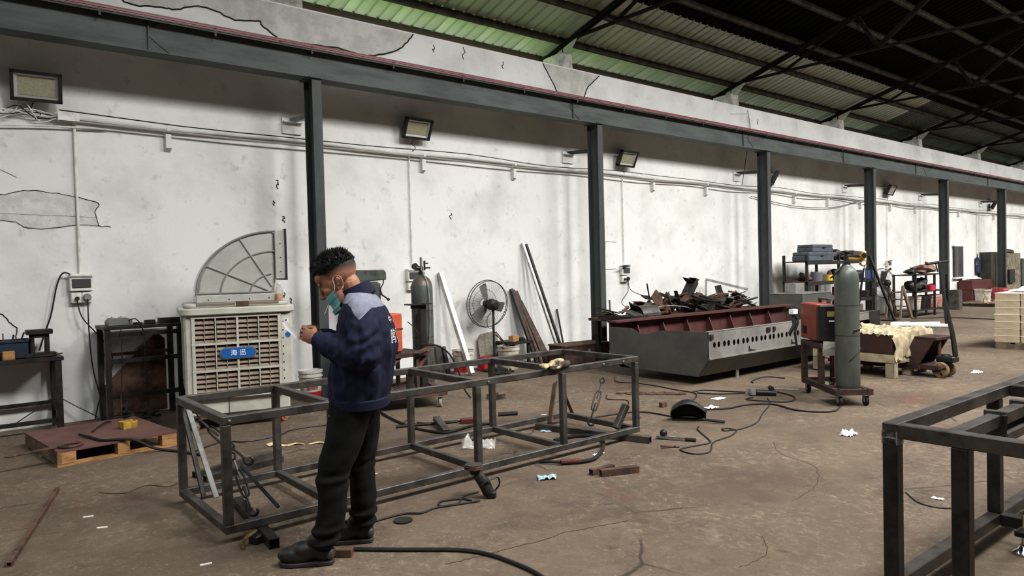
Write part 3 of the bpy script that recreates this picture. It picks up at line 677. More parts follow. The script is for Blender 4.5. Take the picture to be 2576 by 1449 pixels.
# ------------------------------------------------------------------ dark rack table beside the cooler
t = thing('rack_table', 'dark steel rack table between the workbench and the air cooler', 'rack', (1.40, 8.50, 0))
MB().b2((0, 0, 1.02), (.80, .50, 1.055)).build('rack_top', m_darksteel, t, bevel=.003)
for x in (.01, .73):
    for y in (.01, .44): MB().b2((x, y, 0), (x+.055, y+.055, 1.02)).build('leg', m_darksteel, t)
for z in (.94, .66, .28): MB().b2((.05, .015, z), (.76, .05, z+.045)).build('rail', m_darksteel, t)
MB().b2((.05, .45, .70), (.76, .48, .735)).build('rail', m_rust, t)
tag(MB().prism([(1.47, .02), (2.12, .02), (2.12, .85), (2.03, .93), (1.47, .36)], 'y', 9.04, 9.06).build('steel_plate', m_rust), 'large rusty plate leaning on the wall behind the rack table', 'plate')
t = thing('battery_charger', 'grey charger box with two knobs on the rack table', 'charger', (1.58, 8.7, 1.055), .1)
MB().prism([(-.12, 0), (.12, 0), (.12, .06), (.06, .085), (-.09, .085), (-.12, .05)], 'y', -.07, .07).build('housing', mat('grey_plastic', (112, 112, 108), .5), t, bevel=.006)
for x in (-.04, .05): MB().lathe([(.034, 0), (.036, .018), (.02, .026)], (x, 0, .083), 14).build('knob', m_white, t)
for k, (x, w, h) in enumerate([(1.88, .1, .045), (2.08, .22, .06), (1.76, .07, .025)]):
    tag(MB().box((x, 8.66, 1.055+h/2), (w, .09, h), (0, 0, .05*k)).build('steel_block', m_darksteel, bevel=.004), ['small dark block in the middle of the rack table top', 'long dark block at the cooler end of the rack table', 'low dark offcut next to the charger on the rack table'][k], 'block')
cord('black wire hanging from the charger across the rack table', [(1.66, 8.66, 1.1), (1.72, 8.52, 1.12), (1.78, 8.47, .95), (1.78, 8.47, .5), (1.79, 8.47, .15), (1.72, 8.3, .01)], .006)
cord('second black wire hanging down the front of the rack table', [(1.57, 8.60, 1.06), (1.56, 8.48, 1.0), (1.555, 8.47, .6), (1.53, 8.46, .3), (1.5, 8.3, .01)], .005)
cord('black cord running from the rack table to the pallet', [(1.6, 8.46, .26), (1.5, 8.3, .05), (1.3, 7.9, .16), (1.12, 7.55, .15)], .008)
cord('thin cord along the wall foot behind the workbench', [(.6, 9.0, .05), (.8, 9.0, .18), (1.0, 9.0, .3), (1.2, 8.95, .18), (1.38, 8.9, .05)], .006)
o = MB(); rr = random.Random(3)
for k in range(26):
    x, y = rr.uniform(1.3, 1.85), rr.uniform(8.2, 8.45); a = rr.uniform(0, 6); l = rr.uniform(.06, .2)
    o.bar((x, y, .01+rr.random()*.1), (x+l*math.cos(a), y+l*math.sin(a), .02+rr.random()*.16), .05, .02)
tag(o.build('floor_rubble', m_darksteel), 'dark heap of sweepings under the rack table', 'rubble', kind='stuff')

# ------------------------------------------------------------------ wooden pallet with red-brown board
t = thing('wooden_pallet', 'wooden pallet topped with a red-brown board on the left floor', 'pallet', (.77, 6.95, 0), math.radians(6.5))
MB().b2((0, 0, .118), (.96, 1.12, .135)).build('board', m_redply, t)
for y in (0, .52, 1.02):
    for x, w in ((0, .14), (.46, .10), (.83, .13)): MB().b2((x, y, .018), (x+w, y+.1, .118)).build('block', m_wood, t, bevel=.003)
for y in (0, .52, 1.02): MB().b2((0, y, 0), (.96, y+.1, .018)).build('slat', m_wood, t)
MB().b2((0, 0, .018), (.03, 1.1, .115)).build('side_board', m_woodgrey, t)
t = thing('yellow_tin', 'open yellow tin on the pallet', 'tin', (1.42, 7.55, .135), .25)
o = MB()
for lo, hi in [((-.07, -.05, 0), (.07, .05, .005)), ((-.07, -.05, 0), (-.064, .05, .07)), ((.064, -.05, 0), (.07, .05, .07)), ((-.07, -.05, 0), (.07, -.044, .07)), ((-.07, .044, 0), (.07, .05, .07))]: o.b2(lo, hi)
o.build('tin_body', mat('yellow_paint', (176, 146, 50), .6, col2=(132, 100, 40), scale=14, col3=(70, 56, 32), scale3=22), t)
MB().b2((-.05, -.03, .005), (.05, .03, .035)).build('contents', m_darksteel, t)
t = thing('ring_wrench', 'long rusty bar with a round ring end lying over the pallet corner', 'wrench', (.42, 7.02, .137), .1)
MB().bar((0, 0, .005), (.36, .02, .012), .05, .012).build('shank', m_rust, t, bevel=.003)
MB().tube([(.47+.085*math.cos(a*PI/10), .02+.085*math.sin(a*PI/10), .012) for a in range(20)], .014, 6, closed=True).build('ring', m_rust, t, smooth=True)
cord('thick black cable trailing over the pallet edge to the frame', [(1.0, 7.45, .16), (1.06, 7.31, .15), (1.13, 7.07, .15), (1.33, 6.97, .14), (1.48, 6.93, .05), (1.58, 6.9, .012), (1.66, 6.75, .012), (1.78, 6.45, .012)], .012, m_rubber)
# ------------------------------------------------------------------ buckets
def bucket(name, loc, label, r=.145, h=.36, body=None, band=None, text=None, handle=True, rzv=0., lid=False, group='plastic paint buckets'):
    t = thing(name, label, 'bucket', loc, rzv, group)
    MB().lathe([(r*.84, 0), (r*.86, .005), (r, h), (r*.96, h), (r*.82, .012)], n=28, cap=False).add([(0, 0, .012)], []).build('bucket_body', body or m_white, t, smooth=True)
    MB().lathe([(r*.83, .0), (r*.83, .012)], n=28).build('bucket_bottom', body or m_white, t)
    MB().lathe([(r*1.0, h-.07), (r*1.06, h-.07), (r*1.06, h-.055), (r*1.0, h-.055)], n=28, cap=False).build('collar', body or m_white, t)
    MB().lathe([(r*1.0, h-.015), (r*1.05, h-.015), (r*1.05, h), (r*.96, h)], n=28, cap=False).build('rim', body or m_white, t)
    if lid: MB().lathe([(r*1.06, h-.02), (r*1.06, h+.012), (r*.9, h+.012), (r*.88, h+.004), (.001, h+.004)], n=28).build('lid', body or m_white, t)
    if band: MB().lathe([(r*.865+.002, .03), (r*.91+.002, h*(.33 if text else .48))], n=28, cap=False).build('label_band', band, t, smooth=True)
    if text:
        for k, ch in enumerate(text):
            a = -PI/2-.28+(k-(len(text)-1)/2)*.36; rr_ = r*.96+.004
            put('lettering', text_mesh(ch, .055), mat('label_red', (150, 30, 34), .5), t, (rr_*math.cos(a), rr_*math.sin(a), h*.46), (PI/2, 0, a+PI/2))
    if handle: MB().tube(spl([(-r*1.05, 0, h-.06), (-r*.8, -r*.8, h-.14), (0, -r*1.1, h-.17), (r*.8, -r*.8, h-.14), (r*1.05, 0, h-.06)], 5), .004, 5).build('handle', m_galv, t)
    return t
m_lab = mat('label_red_band', (168, 28, 40), .5)
m_dirty = mat('dirty_white_plastic', (196, 190, 178), .6, col2=(150, 138, 122), scale=6, col3=(96, 84, 72), scale3=9, lo3=.56, hi3=.68)
bucket('paint_bucket', (3.60, 8.35, 0), 'white paint bucket with red label between the cooler and the nearest column', .14, .37, m_white, m_lab, '温縮得', False, lid=True)
tag(MB().prism([(3.42, 0), (3.50, 0), (3.50, .52), (3.44, .52)], 'y', 8.72, 8.75).build('red_brick_offcut', m_redprimer), 'narrow red-brown board standing behind the white bucket', 'board')
o = MB(); rr = random.Random(5)
o.ball((3.93, 8.28, .09), (.10, .08, .09), 14, 10)
o.v = [p+Vector((rr.uniform(-.02, .02), rr.uniform(-.02, .02), rr.uniform(-.02, .03))) for p in o.v]
o.add([(3.88, 8.26, .15), (3.93, 8.25, .27), (3.99, 8.28, .14), (3.92, 8.31, .15)], [(0, 1, 2), (1, 2, 3), (0, 3, 1)])
tag(o.build('plastic_bag', mat('thin_white_plastic', (214, 208, 194), .3, alpha=.75), smooth=False), 'crumpled white plastic bag at the foot of the nearest column', 'plastic bag')
# ------------------------------------------------------------------ drill press against the wall
m_machine = mat('machine_grey_green', (74, 78, 72), .5, .1, col2=(52, 55, 51), scale=7, col3=(36, 32, 28), scale3=14, lo3=.6, hi3=.72)
t = thing('drill_press', 'dark green bench drill press behind the worker', 'drill press', (4.62, 8.6, 0))
MB().prism([(-.36, 1.44), (-.36, 1.55), (-.28, 1.60), (.13, 1.60), (.16, 1.56), (.16, 1.46)], 'y', -.12, .14).build('belt_cover', m_machine, t, bevel=.012)
MB().b2((-.30, -.10, 1.22), (.06, .10, 1.44)).build('head', m_machine, t, bevel=.02)
MB().lathe([(.035, 1.05), (.055, 1.10), (.055, 1.42)], (.05, -.03, 0), 14).build('quill', m_machine, t, smooth=True)
MB().lathe([(.012, .95), (.03, 1.0), (.032, 1.06)], (.05, -.03, 0), 12).build('chuck', m_darksteel, t, smooth=True)
MB().lathe([(.045, 0), (.045, 1.25)], (-.2, .04, 0), 16).build('column', m_galv, t, smooth=True)
MB().b2((-.34, -.16, 0), (.10, .2, .06)).build('base', m_machine, t, bevel=.01)
MB().b2((-.14, -.13, .84), (.16, .12, .87)).build('table', m_machine, t, bevel=.006)
MB().tube(spl([(.14, -.05, 1.5), (.13, -.08, 1.42), (.08, -.09, 1.34), (.1, -.1, 1.25)], 4), .008, 6).build('cable', m_black, t)
MB().bar((.06, -.11, 1.28), (.12, -.22, 1.2), .015).build('feed_handle', m_darksteel, t)
MB().ball((.12, -.22, 1.2), .022, 8, 6).build('knob', m_black, t)
MB().b2((.155, -.06, 1.5), (.163, .06, 1.55)).build('badge', mat('faded_label', (128, 122, 92), .6), t)

# ------------------------------------------------------------------ trolley with orange welder and tall gas cylinder
t = thing('welder_trolley', 'rusty red trolley on casters behind the long frame', 'trolley', (3.75, 7.05, 0), math.radians(4))
for (x, y) in [(-.1, .05), (.72, -.3), (1.12, .60), (.1, .62)]:
    caster(t, (x, y, 0), .055, mat('cream_wheel', (150, 140, 120), .6), .8)
MB().bar((-.15, .05, .155), (.78, -.30, .155), .07, .05).bar((.78, -.30, .155), (1.17, .62, .155), .07, .05).bar((-.15, .05, .155), (.1, .65, .155), .05, .05).bar((.1, .65, .155), (1.17, .62, .155), .05, .05).build('base_frame', m_rust, t)
MB().prism([(-.1, .06), (.76, -.26), (1.13, .6), (.12, .62)], 'z', .14, .155).build('base_plate', m_rust, t)
for (x, y) in [(.26, .10), (.70, .12), (.26, .52), (.70, .52)]: MB().b2((x-.02, y-.02, .18), (x+.02, y+.02, .58)).build('post', m_dkrust, t)
MB().b2((.2, .06, .56), (.84, .56, .61)).build('shelf', m_dkrust, t, bevel=.004)
MB().bar((.26, .10, .42), (.45, .10, .57), .035).build('brace', m_rust, t); MB().bar((.70, .12, .40), (.88, .12, .59), .04).build('brace', m_rust, t)
MB().bar((.62, .02, .60), (.98, .14, .66), .10, .012).build('tray', m_rust, t)
t = thing('welding_machine', 'orange welding machine on the trolley behind the worker', 'welding machine', (4.02, 7.40, .61), math.radians(4))
MB().b2((-.22, -.24, .02), (.2, .26, .47)).build('housing', m_orange, t, bevel=.015)
MB().b2((-.22, -.245, .28), (.2, -.235, .30)).build('seam', m_rust, t)
MB().b2((.20, -.2, .04), (.21, .2, .44)).build('rear_panel', mat('dusty_orange', (170, 62, 34), .6, col2=(120, 50, 30), scale=8), t)
for x in (-.18, .16): MB().b2((x-.02, -.22, 0), (x+.02, .24, .02)).build('foot', m_black, t)
MB().lathe([(.09, -.02), (.13, -.02), (.13, .02), (.09, .02)], (.02, 0, .47), 20, Matrix.Rotation(PI/2, 4, 'X'), cap=False).build('carry_handle', m_black, t)
MB().b2((-.1, -.246, .12), (-.085, -.24, .15)).b2((.05, -.246, .13), (.065, -.24, .15)).build('vent_mark', m_darksteel, t)
def gas_cylinder(loc, r, h, label, body, m_shoulder=None, reg='dark', rzv=0.):
    t = thing('gas_cylinder', label, 'gas cylinder', loc, rzv)
    MB().lathe([(r*.9, 0), (r, .03), (r, h*.86), (r*.975, h*.89), (r*.88, h*.925), (r*.70, h*.953), (r*.45, h*.973), (r*.28, h*.985), (r*.25, h)], n=32).build('cylinder_body', body, t, smooth=True, ang=60)
    if m_shoulder: MB().lathe([(r*.98, h*.891), (r*.885, h*.926), (r*.705, h*.954), (r*.455, h*.975)], n=32, cap=False).build('painted_shoulder', m_shoulder, t, smooth=True)
    for zz in (.42, .66): MB().lathe([(r*1.004, h*zz), (r*1.008, h*zz+.004), (r*1.004, h*zz+.008)], n=32, cap=False).build('seam_ring', m_darksteel, t, smooth=True)
    MB().lathe([(r*.3, h-.01), (r*.3, h+.02), (r*.2, h+.025), (r*.2, h+.085), (r*.12, h+.09), (r*.12, h+.11)], n=14).build('valve', m_brass if reg == 'brass' else m_darksteel, t, smooth=True)
    return t
m_cylgreen = mat('green_grey_cylinder', (84, 88, 80), .42, .1, col2=(68, 72, 66), scale=4, stretch=(1, 1, .5), col3=(120, 126, 118), scale3=12, lo3=.66, hi3=.8)
m_cylold = mat('old_cylinder', (86, 92, 86), .45, .15, col2=(64, 68, 64), scale=5, stretch=(1, 1, .4), col3=(58, 48, 42), scale3=9, lo3=.6, hi3=.75)
t = gas_cylinder((4.78, 7.60, .155), .135, 1.38, 'tall dark gas cylinder with a regulator, standing on the rusty trolley', m_cylold, mat('rusty_shoulder', (92, 80, 72), .4, .2, col2=(72, 68, 64), scale=8))
MB().lathe([(.025, -.02), (.03, 0), (.03, .05)], (-.05, -.02, 1.45), 12, Matrix.Rotation(-PI/2, 4, 'Y')).build('regulator', m_darksteel, t)
MB().lathe([(.04, -.015), (.042, .015)], (-.11, -.03, 1.47), 14, Matrix.Rotation(PI/2, 4, 'X')).build('gauge', m_darksteel, t)
MB().lathe([(.014, 0), (.016, .16), (.01, .165)], (-.02, -.03, 1.42), 10).build('flow_tube', m_galv, t)
MB().lathe([(.012, 0), (.013, .12)], (.03, -.03, 1.42), 10).build('flow_tube', m_darksteel, t)
MB().b2((.03, -.04, 1.44), (.11, -.02, 1.46)).b2((.02, -.04, 1.5), (.08, -.02, 1.515)).build('fitting', m_darksteel, t)
MB().tube(spl([(-.02, -.05, 1.42), (.0, -.145, 1.2), (.01, -.15, .8), (-.02, -.15, .45), (-.06, -.16, .42)], 5), .009, 6).build('gas_hose', m_galv, t)
t = thing('steel_bracket', 'black steel T-shaped stand in front of the left gas cylinder', 'stand', (4.60, 7.34, .155))
MB().b2((-.21, -.09, 1.005), (.10, .05, 1.02)).build('top_plate', m_darksteel, t); MB().b2((-.15, -.03, .96), (.05, 0, 1.005)).build('arm', m_darksteel, t)
MB().b2((-.03, -.03, 0), (.05, .03, .97)).build('upright', m_darksteel, t)
cord('black hose arching from the trolley shelf down to the floor', [(4.55, 7.3, .68), (4.72, 7.2, .66), (4.86, 7.15, .55), (4.95, 7.1, .35), (5.0, 7.05, .12), (5.02, 6.95, .015)], .012, m_rubber)
cord('thin black cord behind the orange welding machine', [(4.5, 7.5, .95), (4.6, 7.48, .85), (4.64, 7.45, .7), (4.63, 7.4, .62)], .006)
cord('pale hose looped on the trolley base', [(4.4, 6.98, .165), (4.5, 6.85, .17), (4.62, 6.8, .17), (4.72, 6.85, .17), (4.68, 6.95, .17), (4.5, 7.05, .165)], .009, m_galv)
cord('black cords drooping below the trolley', [(3.95, 7.3, .4), (4.05, 7.25, .25), (4.2, 7.2, .18), (4.35, 7.15, .17)], .008)

# ------------------------------------------------------------------ things along the wall between the columns
def lean(name, a, b, w, h, label, m, cat='steel bar', group=None, up=(0, 1, 0)):
    return tag(MB().bar(a, b, w, h, up).build(name, m, bevel=.003), label, cat, group)
m_alu = mat('bright_square_tube', (176, 176, 172), .4, .5, col2=(140, 139, 134), scale=8)
lean('square_tube', (6.16, 8.48, .03), (6.03, 9.06, 1.54), .075, .075, 'bright square steel tube leaning on the wall beside the fan', m_alu, 'steel tube')
lean('channel_offcut', (5.93, 8.93, 0), (5.95, 9.07, .42), .11, .05, 'short dark steel channel leaning on the wall left of the white bucket', m_darksteel, 'steel channel')
lean('channel_offcut', (6.05, 8.93, 0), (6.06, 9.07, .40), .06, .05, 'short narrow steel channel next to the other by the bucket', m_darksteel, 'steel channel')
bucket('paint_bucket', (6.22, 8.78, 0), 'dirty white paint bucket with a red label behind the leaning square tube', .16, .36, m_dirty, m_lab, None, False)
bucket('paint_bucket', (6.98, 8.62, 0), 'dirty white paint bucket under the small wall bench', .17, .37, m_dirty, None, None, False)
tag(MB().box((6.62, 8.75, .11), (.2, .14, .22), (0, 0, .2)).build('red_box', mat('red_tin', (158, 34, 36), .5, col2=(120, 28, 30), scale=9), bevel=.008), 'red tin box between the two dirty white buckets', 'tin box')
t = thing('pedestal_fan', 'large black pedestal fan with a wire cage, seen from behind', 'fan', (6.70, 8.62, 0))
def fan_build(t, face=-PI/2, R=.37, zc=1.03, m=m_black, tilt=.0, off=.12):
    F_ = Matrix.Translation((off*math.cos(face), off*math.sin(face), zc)) @ Matrix.Rotation(face, 4, 'Z') @ Matrix.Rotation(PI/2+tilt, 4, 'Y')   # local z -> facing direction
    def ring(r, z, rad, nm):
        MB().tube([F_ @ Vector((r*math.cos(a*PI/24), r*math.sin(a*PI/24), z)) for a in range(48)], rad, 5, closed=True).build(nm, m, t, smooth=True)
    for r, z in ((R, .05), (R*.97, .0), (.08, .13), (.22, .115), (.10, -.05)): ring(r, z, .006 if r > .3 else .003, 'cage_ring')
    o = MB()
    for k in range(90):
        a = 2*PI*k/90; ca, sa = math.cos(a), math.sin(a)
        o.tube([F_ @ Vector((.07*ca, .07*sa, .13)), F_ @ Vector((R*.6*ca, R*.6*sa, .115)), F_ @ Vector((R*.93*ca, R*.93*sa, .085)), F_ @ Vector((R*ca, R*sa, .05))], .0016, 3, cap=False)
        if k % 2 == 0: o.tube([F_ @ Vector((.10*ca, .10*sa, -.05)), F_ @ Vector((R*.9*ca, R*.9*sa, -.03)), F_ @ Vector((R*ca, R*sa, .05))], .0016, 3, cap=False)
    tag(o.build('cage_wires', m, t, smooth=True), kind='stuff')
    for k in range(3):
        a = 2*PI*k/3+.75; o = MB()
        def bl(u, v):
            rr_ = .05+.27*u; w = .05+.06*u-.03*u*u; tt = a+(v-.5)*w*2/max(rr_, .1)
            return F_ @ Vector((rr_*math.cos(tt), rr_*math.sin(tt), .045+(v-.5)*.05))
        o.grid(bl, 6, 4); o.build('blade', mat('fan_blade', (96, 96, 93), .4), t, fix=False, smooth=True)
    MB().lathe([(.03, .10), (.06, .085), (.065, .02)], n=16, M_=F_).build('blade_hub', m, t, smooth=True)
    MB().lathe([(.05, -.2), (.085, -.17), (.09, -.06), (.07, -.04)], n=18, M_=F_).build('motor', m, t, smooth=True)
    return F_
F_ = fan_build(t, face=1.50, tilt=-.08)
MB().lathe([(.018, .05), (.018, 1.0)], (.0, .0, 0), 12).build('pole', m_darksteel, t, smooth=True)
MB().lathe([(.2, 0), (.2, .03), (.06, .06), (.03, .12)], (.0, .0, 0), 22).build('base', m_darksteel, t, smooth=True)
MB().tube(spl([(.04, .03, .95), (-.12, -.02, .85), (-.16, -.05, .72), (-.06, 0, .66), (.03, .03, .7)], 5), .005, 5).build('cord', m_black, t)
MB().lathe([(.028, 0), (.03, .008), (.001, .012)], n=14, M_=F_ @ Matrix.Translation((0, 0, -.212))).build('motor_cap', m_chrome, t)
m_wire = mat('woven_mesh_steel', (132, 126, 112), .6, .3, col2=(98, 92, 82), scale=60, bump=.4, bscale=120)
tag(MB().prism([(-.2, 0), (.22, 0), (.26, .12), (.22, .50), (.14, .58), (-.10, .55), (-.18, .45)], 'y', -.008, .008).build('mesh_panel', m_wire), 'grey woven mesh panel leaning behind the fan', 'mesh panel')
o = bpy.data.objects['mesh_panel']; o.location = (6.88, 8.93, 0.005); o.rotation_euler = (-.26, 0, 0)
t = thing('wall_bench', 'small black steel bench by the wall with a wooden block', 'bench', (7.25, 8.80, 0))
MB().b2((-.22, -.18, .37), (.26, .2, .41)).build('top', m_darksteel, t)
for x in (-.16, .18):
    for y in (-.14, .16): MB().b2((x, y, 0), (x+.045, y+.045, .37)).build('leg', m_darksteel, t)
tag(MB().box((7.18, 8.72, .455), (.15, .1, .09), (0, 0, .2)).build('wood_block', m_wood, bevel=.004), 'small golden wood block on the black wall bench', 'wood block')
tag(MB().lathe([(.06, 0), (.065, .03), (.03, .05)], (7.36, 8.74, .41), 14).build('round_offcut', m_darksteel), 'dark round offcut beside the wood block', 'offcut')
for k, (dx, a) in enumerate([(-.24, .35), (-.20, .22), (-.17, .4)]):
    tag(MB().bar((7.25+dx, 8.74, .36), (7.25+dx-.12*a*2, 8.95, .62-.05*k), .012, .012).build('thin_rod', m_rust), ['thin rod sticking up at the left of the wall bench', 'middle thin rod at the wall bench', 'shortest thin rod at the wall bench'][k], 'rod')
BL = [(7.62, 8.66, 7.42, 1.24, .055, .05, m_darksteel, 'dark angle bar leaning at the left of the bar bundle'), (7.68, 8.62, 7.47, 1.22, .05, .04, m_rust, 'rusty angle bar leaning second in the bundle'),
      (7.75, 8.6, 7.53, 1.20, .05, .03, m_darksteel, 'dark flat bar leaning third in the bundle'), (7.85, 8.6, 7.6, 1.02, .11, .02, m_rust, 'wide rusty plank-like plate leaning in the bundle'),
      (7.72, 8.7, 7.55, 1.1, .04, .04, m_darksteel, 'thin dark bar at the back of the bundle')]
for x0, y0, x1, z1, w, h, m, lb in BL: lean('leaning_bar', (x0, y0, .0), (x1, 9.05, z1), w, h, lb, m, group='bars leaning on the wall')
lean('long_tube', (8.02, 8.5, .03), (7.70, 9.06, 2.0), .045, .045, 'longest pale steel tube leaning high on the wall', m_alu, 'steel tube')
lean('long_tube', (8.10, 8.5, .03), (7.78, 9.06, 1.98), .04, .04, 'long dark steel tube leaning beside the pale one', m_darksteel, 'steel tube')
lean('thin_bar', (8.49, 8.90, .0), (8.46, 9.07, .85), .03, .02, 'single thin black bar leaning on the wall behind the red box', m_darksteel)
t = thing('steel_case', 'low maroon steel case by the second column', 'case', (7.74, 8.12, 0), math.radians(-4))
MB().b2((0, 0, .02), (.95, .42, .30)).build('case_body', m_dkrust, t, bevel=.006); MB().b2((-.015, -.015, .30), (.965, .435, .325)).build('lid', m_rust, t, bevel=.004)
MB().b2((.48, -.005, .2), (.52, 0, .24)).build('latch', m_galv, t); MB().box((.6, .2, .328), (.1, .04, .008)).build('handle', m_darksteel, t)
for x in (.03, .8): MB().b2((x, .02, 0), (x+.06, .4, .02)).build('skid', m_darksteel, t)
tag(MB().prism([(9.0, 0), (9.03, 0), (8.96, 1.0), (8.94, 1.0)], 'y', 8.26, 8.285).build('thin_rod', m_galv), 'pair of thin pale rods standing against the second column', 'rod')
# dark machine bits between bucket and case
for k, (x, y, s) in enumerate([(6.45, 8.25, .1), (6.6, 8.2, .08), (7.6, 8.3, .07), (7.75, 8.25, .06), (8.95, 8.1, .06), (6.75, 8.3, .06)]):
    o = MB(); rr = random.Random(k+40)
    o.lathe([(s*.5, 0), (s*.6, s*.3), (s*.25, s*.5), (s*.3, s)], (x, y, 0), 10); o.box((x+s*.5, y, s*.3), (s*1.2, s*.6, s*.5), (0, .2, k))
    tag(o.build('machine_part', m_darksteel, bevel=.004), ['dark cast machine part left on the floor before the mesh panel', 'second cast machine part next to the first', 'small machine part left of the maroon case', 'smaller machine part touching the maroon case', 'machine part at the foot of the second column', 'tiny machine part in front of the fan'][k], 'machine part')
tag(MB().b2((6.06, 7.60, 0), (6.44, 7.70, .07)).build('timber_block', m_woodgrey, bevel=.005), 'grey timber block on the floor behind the long frame', 'wood block')
tag(MB().b2((5.15, 6.66, 0), (5.33, 6.80, .006)).b2((5.15, 6.66, 0), (5.33, 6.666, .06)).b2((5.15, 6.794, 0), (5.33, 6.80, .06)).build('channel_offcut', m_steel), 'short steel channel offcut on the floor behind the frame', 'steel channel')
# ------------------------------------------------------------------ big sheet-steel trough (hull-like) with red inside
m_hull = mat('shaded_sheet_steel', (84, 84, 79), .5, .2, col2=(72, 72, 68), scale=3, col3=(70, 66, 60), scale3=10, lo3=.62, hi3=.78)  # darker copy of the sheet steel, shade on the end plate put into colour
m_hullside = mat('light_sheet_steel', (138, 136, 130), .42, .3, col2=(116, 114, 108), scale=3, col3=(98, 92, 84), scale3=12, lo3=.62, hi3=.78)
t = thing('steel_trough', 'large grey sheet-steel trough with a red interior and a row of holes', 'trough', (7.6, 6.2, 0))
L_ = 4.9; yo, yb, z0, zm, z1 = .85, .68, .12, .35, .70
# near end plate with a dip in the upper edge
ep = [(-yo, z1), (-yo, zm), (-yb, z0), (yb-.3, z0-.01), (yb, z0+.08), (yo, zm), (yo-.0, z1-.01), (yo-.42, z1-.01), (yo-.55, z1-.07), (yo-.70, z1-.075), (yo-.95, z1-.02), (-.25, z1-.01)]
MB().prism(ep, 'x', 0, .008).build('end_plate', m_hull, t)
MB().prism([(-yo, z1), (-yo, zm), (-yb, z0), (yb, z0), (yo, zm), (yo, z1)], 'x', L_, L_+.008).build('end_plate', m_hull, t)
# near side panel with real holes
holes = []
xh = .13
while xh < 3.9:
    holes.append(xh); xh += .095 if len(holes) % 2 else .125
hz, hr = .525, .036
side = MB(); NB = 10
def ringpts(x): return [(x+hr*.85*math.cos(2*PI*k/NB+PI/NB), hz+hr*1.1*math.sin(2*PI*k/NB+PI/NB)) for k in range(NB)]
zlo, zhi = hz-.05, hz+.05
side.b2((.0, -yo, zm), (L_, -yo+.008, zlo)); side.b2((.0, -yo, zhi), (L_, -yo+.008, z1))
edges = [0]+[(a+b)/2 for a, b in zip(holes, holes[1:])]+[L_]
for i, x in enumerate(holes):
    e0, e1 = edges[i], edges[i+1]
    R_ = ringpts(x); O_ = []
    for k in range(NB):
        a = 2*PI*k/NB+PI/NB; ca, sa = math.cos(a), math.sin(a)
        s = min(((e1-x) if ca > 0 else (x-e0))/max(abs(ca), 1e-6), .05/max(abs(sa), 1e-6)); O_.append((x+s*ca, hz+s*sa))
    corners = [(e1, zhi), (e0, zhi), (e0, zlo), (e1, zlo)]
    for k in range(NB):
        j = (k+1) % NB
        side.add([(R_[k][0], -yo, R_[k][1]), (O_[k][0], -yo, O_[k][1]), (O_[j][0], -yo, O_[j][1]), (R_[j][0], -yo, R_[j][1])], [(0, 1, 2, 3)])
        # corner filler
        for cx, cz in corners:
            on = lambda p: (abs(p[0]-cx) < 1e-5, abs(p[1]-cz) < 1e-5)
            a_, b_ = on(O_[k]), on(O_[j])
            if (a_[0] and b_[1]) or (a_[1] and b_[0]): side.add([(O_[k][0], -yo, O_[k][1]), (cx, -yo, cz), (O_[j][0], -yo, O_[j][1])], [(0, 1, 2)])
side.build('side_panel', m_hullside, t, fix=False)
MB().b2((0, -yo-.004, z1-.004), (L_, -yo+.05, z1+.004)).build('top_flange', m_hullside, t)
MB().b2((0, -yo-.02, zm-.004), (L_, -yo+.004, zm+.012)).build('lower_flange', m_hullside, t)
MB().add([(0, -yo, zm), (L_, -yo, zm), (L_, -yb, z0), (0, -yb, z0)], [(0, 1, 2, 3)]).build('bilge_panel', m_hull, t)
MB().b2((0, -yb, z0-.006), (L_, yb, z0)).build('bottom_panel', m_hull, t)
MB().add([(0, yo, zm), (L_, yo, zm), (L_, yb, z0), (0, yb, z0)], [(0, 1, 2, 3)]).build('bilge_panel', m_hull, t)
MB().b2((0, yo-.012, zm), (L_, yo, z1+.05)).build('inner_wall', m_redprimer, t)
MB().b2((0, yo-.14, z1+.05), (L_, yo+.03, z1+.075)).build('red_top_edge', m_redprimer, t)
MB().b2((.01, -yo+.06, zm-.02), (L_, yo-.02, zm-.012)).build('inner_floor', m_redprimer, t)
MB().b2((.01, -yo+.06, zm-.02), (L_, -yo+.07, z1-.12)).build('inner_wall', m_redprimer, t)
gs = MB().prism([(yo-.012, zm), (yo-.20, zm), (yo-.05, z1+.05), (yo-.012, z1+.05)], 'x', -.012, .012).mesh('gusset')
for k in range(7): put('gusset', gs, m_redprimer, t, (.55+k*.6, 0, 0))
lg = MB().b2((-.03, -.008, 0), (.03, .008, .16)).lathe([(.02, 0), (.02, .002)], (0, -.009, .04), 10, Matrix.Rotation(PI/2, 4, 'X')).mesh('support_leg')
for x in (.92, 3.6): put('support_leg', lg, m_hullside, t, (x, -yb+.02, 0)); put('support_leg', lg, m_hullside, t, (x, yb-.1, 0))
for x in (.9, 2.0, 3.1): MB().prism([(x, zm+.02), (x+.20, zm+.025), (x+.05, zm+.05), (x+.03, zm+.10), (x+.01, zm+.09)], 'y', -yo-.003, -yo+.001).build('cut_notch', m_darksteel, t)
for x, w in ((.02, .07), (1.35, .09), (1.52, .05), (2.4, .06)): MB().b2((x, -yo-.02, z1-.10), (x+w, -yo, z1-.035)).build('lug', m_darksteel, t, bevel=.004)
MB().b2((L_-.38, -yo-.006, zm-.02), (L_+.01, -yo-.001, z1+.01)).build('end_cover', m_darksteel, t)
MB().bar((2.55, -yo+.02, z1-.03), (2.5, -yo-.0, z1+.22), .018).build('upright_bar', m_galv, t)

